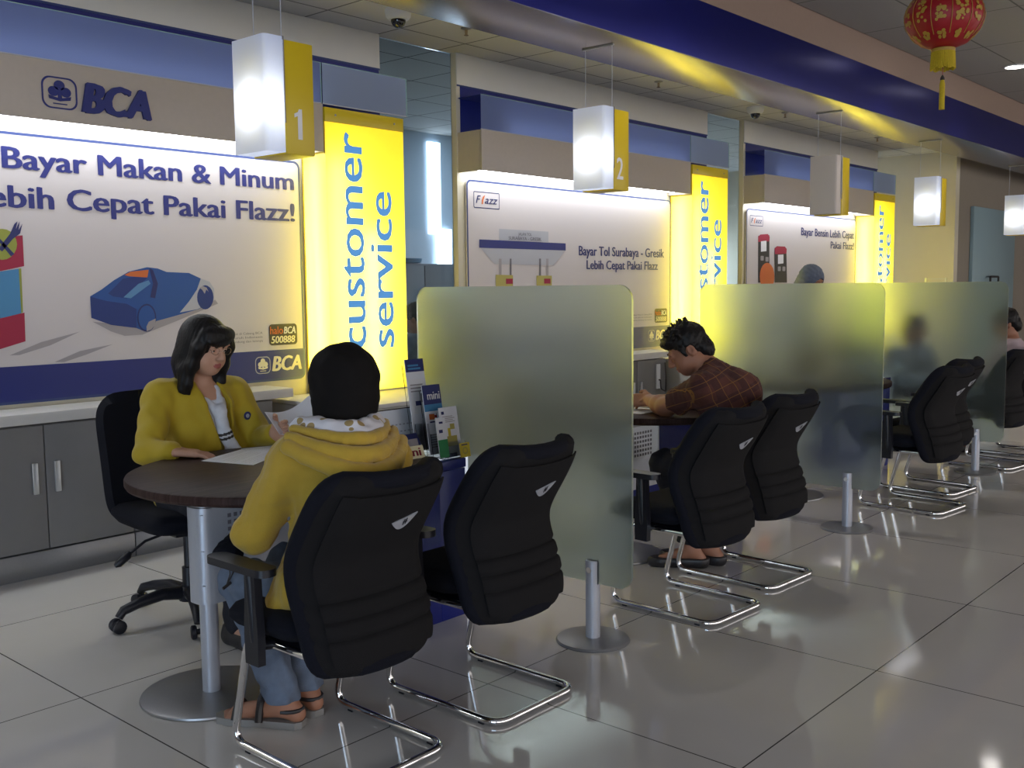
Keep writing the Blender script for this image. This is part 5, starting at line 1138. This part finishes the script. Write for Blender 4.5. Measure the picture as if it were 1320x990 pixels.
# ================= figures farther off
def sitter(label, base, hc, yaw, pitch, shirt, hairm, lean=.06, skin='skin_d', arms=True, sc=1., scarf=False, stand=False, h=.008):
    """a seated (or standing) figure facing yaw"""
    P = person(label, base); b = A3(*base); a = math.radians(yaw); f = A3(math.cos(a), math.sin(a), 0); r = A3(math.sin(a), -math.cos(a), 0); hc = A3(*hc); HR = frame(yaw, pitch)
    nk = hc - A3(0, 0, .135) - f * .045; z0 = .92 if stand else .54
    pel = b + A3(0, 0, z0); ch = nk - A3(0, 0, .15) - f * .01
    lo = np.minimum(b, hc) - A3(.62, .62, .01); lo[2] = -.01; hi = np.maximum(b, hc) + A3(.62, .62, .18)
    S_ = [nk + r * s * .17 - A3(0, 0, .055) for s in (-1, 1)]; E = [S_[i] + f * .13 - A3(0, 0, .22) + r * s * .03 for i, s in enumerate((-1, 1))]; W = [E[i] + f * .22 + A3(0, 0, .03) - r * s * .08 for i, s in enumerate((-1, 1))]
    if stand: E = [S_[i] - A3(0, 0, .28) + r * s * .05 for i, s in enumerate((-1, 1))]; W = [E[i] + f * .14 - A3(0, 0, .18) for i in range(2)]
    lg = []
    for s in (-1, 1):
        hip = pel + r * s * .09 - A3(0, 0, .02)
        kn = hip + f * .40 if not stand else hip - A3(0, 0, .42) + f * .02
        kn[2] = .51 if not stand else kn[2]; an = kn * A3(1, 1, 0) - f * (.04 if not stand else .03) + A3(0, 0, .09); lg.append((hip, kn, an, an * A3(1, 1, 0) + f * .16 + A3(0, 0, .014)))
    def core(F, g):
        F.cone(pel, ch, .125 + g, .13 + g, .04).ell(ch, (.15 + g, .12 + g, .13 + g), None, .03).ell(pel, (.15 + g, .14 + g, .10 + g), None, .04).cone(S_[0], S_[1], .058 + g, .058 + g, .04)
        for q in S_: F.cone(q, nk, .05 + g, .055 + g, .04)
    F = Field(lo, hi, h); head(F, hc, HR, nk, 1.02); core(F, 0)
    for i, s in enumerate((-1, 1)): F.cone(S_[i], E[i], .048, .04, .02).cone(E[i], W[i], .038, .027, .02); hand(F, W[i], f - A3(0, 0, .1 if not stand else .9), A3(0, 0, 1) if not stand else -f * s + r, -s, .5)
    for q in lg: F.cone(q[0], q[1], .08, .057, .03).cone(q[1], q[2], .05, .037, .02); foot(F, q[2], q[3])
    F.obj('body', M[skin], P)
    F = Field(lo, hi, h); core(F, .016)
    for i in range(2): F.cone(S_[i], E[i], .068, .058, .03).cone(E[i], E[i] + (W[i] - E[i]) * .85, .056, .046, .02)
    F.folds(.004, .09, int(yaw) % 50); F.plane((0, 0, z0 - .07), (0, 0, -1)); F.plane(nk + A3(0, 0, .02), (0, 0, 1)); F.obj('shirt', M[shirt], P)
    F = Field(hc - .24, hc + .2, .006); L = lambda x, y, z: hc + HR @ A3(x, y, z)
    F.ell(L(0, -.02, .04), (.088, .103, .094), HR, .02).ell(L(0, -.07, -.03), (.07, .055, .07), HR, .02)
    if scarf: F.ell(L(0, -.005, .01), (.104, .114, .12), HR, .02).cone(L(0, -.03, -.06), L(0, -.04, -.17), .095, .12, .03)
    F.ell(L(0, .118, -.025), (.07, .065, .085), HR, .012, 'sub'); F.folds(.002, .03, 7); F.obj('headscarf' if scarf else 'hair', M[hairm], P)
    F = Field(lo, hi, h)
    F.ell(pel - A3(0, 0, .02), (.165, .155, .09), None, .02)
    for q in lg: F.cone(q[0], q[1], .09, .072, .03).cone(q[1], q[2] + A3(0, 0, .02), .066, .06, .02)
    F.plane((0, 0, .10), (0, 0, -1)); F.obj('trousers', M['dark_cloth'], P)
    for q in lg: shoe(P, q[2], q[3], M['dark_leather'])
    return P
sitter('dark-haired man in a pale pink shirt at the photo edge beyond the last screen', (8.98, 2.47, 0), (8.97, 2.52, 1.06), 118, -22, 'pink_shirt', 'hair')
sitter('blurred dark-haired figure sitting behind the farthest frosted screen', (8.70, 3.36, 0), (8.63, 3.13, 1.015), -110, -15, 'grey_shirt', 'hair', skin='skin_d')
sitter('person with a grey blue head covering standing behind the second frosted screen', (8.56, 4.06, 0), (8.55, 4.02, 1.44), -100, -25, 'grey_shirt', 'grey_scarf', scarf=True, stand=True)
sitter('person in a grey blue shirt in the back office, right of the yellow sign', (5.82, 6.12, 0), (5.74, 6.15, 1.155), 118, -15, 'grey_shirt', 'hair')
copy_tree(bpy.data.objects['office_chair'], 'black swivel chair of the blurred figure behind the farthest frosted screen', (8.70, 3.40, 0), math.radians(160))
copy_tree(bpy.data.objects['office_chair'], 'black swivel chair in the back office under the person in grey blue', (5.82, 6.20, 0), math.radians(28))
# ---------------------------------------------------------------- light, camera
def lamp(name, kind, loc, energy, col, size=.1, rot=(0, 0, 0), sy=None, spot=1.2):
    l = bpy.data.lights.new(name, kind); l.energy = energy; l.color = col; o = bpy.data.objects.new(name, l); COL.objects.link(o); o.location = loc; o.rotation_euler = rot
    if kind == 'AREA':
        l.size = size
        if sy: l.shape = 'RECTANGLE'; l.size_y = sy
    else: l.shadow_soft_size = size
    if kind == 'SPOT': l.spot_size = spot; l.spot_blend = .6
    return o
for x in (5.4, 8.65, 10.48): lamp('downlight_beam', 'SPOT', (x, 2.93, 3.40), 42, (1, .93, .84), .07, (0, 0, 0), spot=1.9)
# ceiling panels of the back office
for i, (x, y) in enumerate(((2.5, 6.9), (8.4, 6.9), (10.6, 6.9))):
    t = thing('ceiling_light_panel', 'square office ceiling light panel behind the %s poster wall' % ('blue toy car', 'toll gate', 'fuel pump')[i], 'ceiling light', (x, y, 3.094), 0, 'light panels of the back office')
    MB().box((-.6, -.3, -.012), (.6, .3, -.001), M['white'], .003).obj('frame', t); MB().box((-.57, -.27, -.0145), (.57, .27, -.0125), M['office_panel']).obj('diffuser', t)
for i, x in enumerate((1.6, 5.0, 8.6, 12.0)):  # unseen panels added to brighten the counters and the ceiling above them
    t = thing('ceiling_light_panel', 'added fill light panel %s, hidden behind the bulkhead' % ('over the officer', 'over the man in plaid', 'over the standing figure', 'by the end wall')[i], 'ceiling light', (x, 4.28, 3.094), 0, 'added fill panels above the counters')
    MB().box((-.6, -.15, -.012), (.6, .15, -.001), M['white'], .003).obj('frame', t); MB().box((-.57, -.13, -.0145), (.57, .13, -.0125), M['counter_fill']).obj('diffuser', t)
w = bpy.data.worlds.new('daylight'); S.world = w; w.use_nodes = True
w.node_tree.nodes['Background'].inputs[0].default_value = (.55, .68, 1., 1); w.node_tree.nodes['Background'].inputs[1].default_value = .25
cam = bpy.data.cameras.new('camera'); co = bpy.data.objects.new('camera', cam); COL.objects.link(co); S.camera = co
f_px, hgt, yaw, pitch, roll = 1311.67, 1.4022, .7251038, -.0946076, -.0106673
cam.sensor_fit = 'HORIZONTAL'; cam.sensor_width = 36; cam.lens = f_px / 1320 * 36; cam.clip_start = .05; cam.clip_end = 200
d = Vector((math.cos(yaw) * math.cos(pitch), math.sin(yaw) * math.cos(pitch), math.sin(pitch))); r = d.cross(Vector((0, 0, 1))).normalized(); u = r.cross(d)
r2 = r * math.cos(roll) + u * math.sin(roll); u2 = -r * math.sin(roll) + u * math.cos(roll)
co.matrix_world = Matrix(((r2.x, u2.x, -d.x, 0), (r2.y, u2.y, -d.y, 0), (r2.z, u2.z, -d.z, hgt), (0, 0, 0, 1)))
v = S.view_settings; v.view_transform = 'Standard'; v.look = 'None'; v.gamma = 1; v.exposure = .1; v.use_curve_mapping = False; S.display_settings.display_device = 'sRGB'
S.cycles.max_bounces = 10; S.cycles.transmission_bounces = 8; S.cycles.diffuse_bounces = 4; S.cycles.glossy_bounces = 4; S.cycles.caustics_refractive = False; S.cycles.caustics_reflective = False; S.cycles.sample_clamp_indirect = 6
S.cycles.use_denoising = True
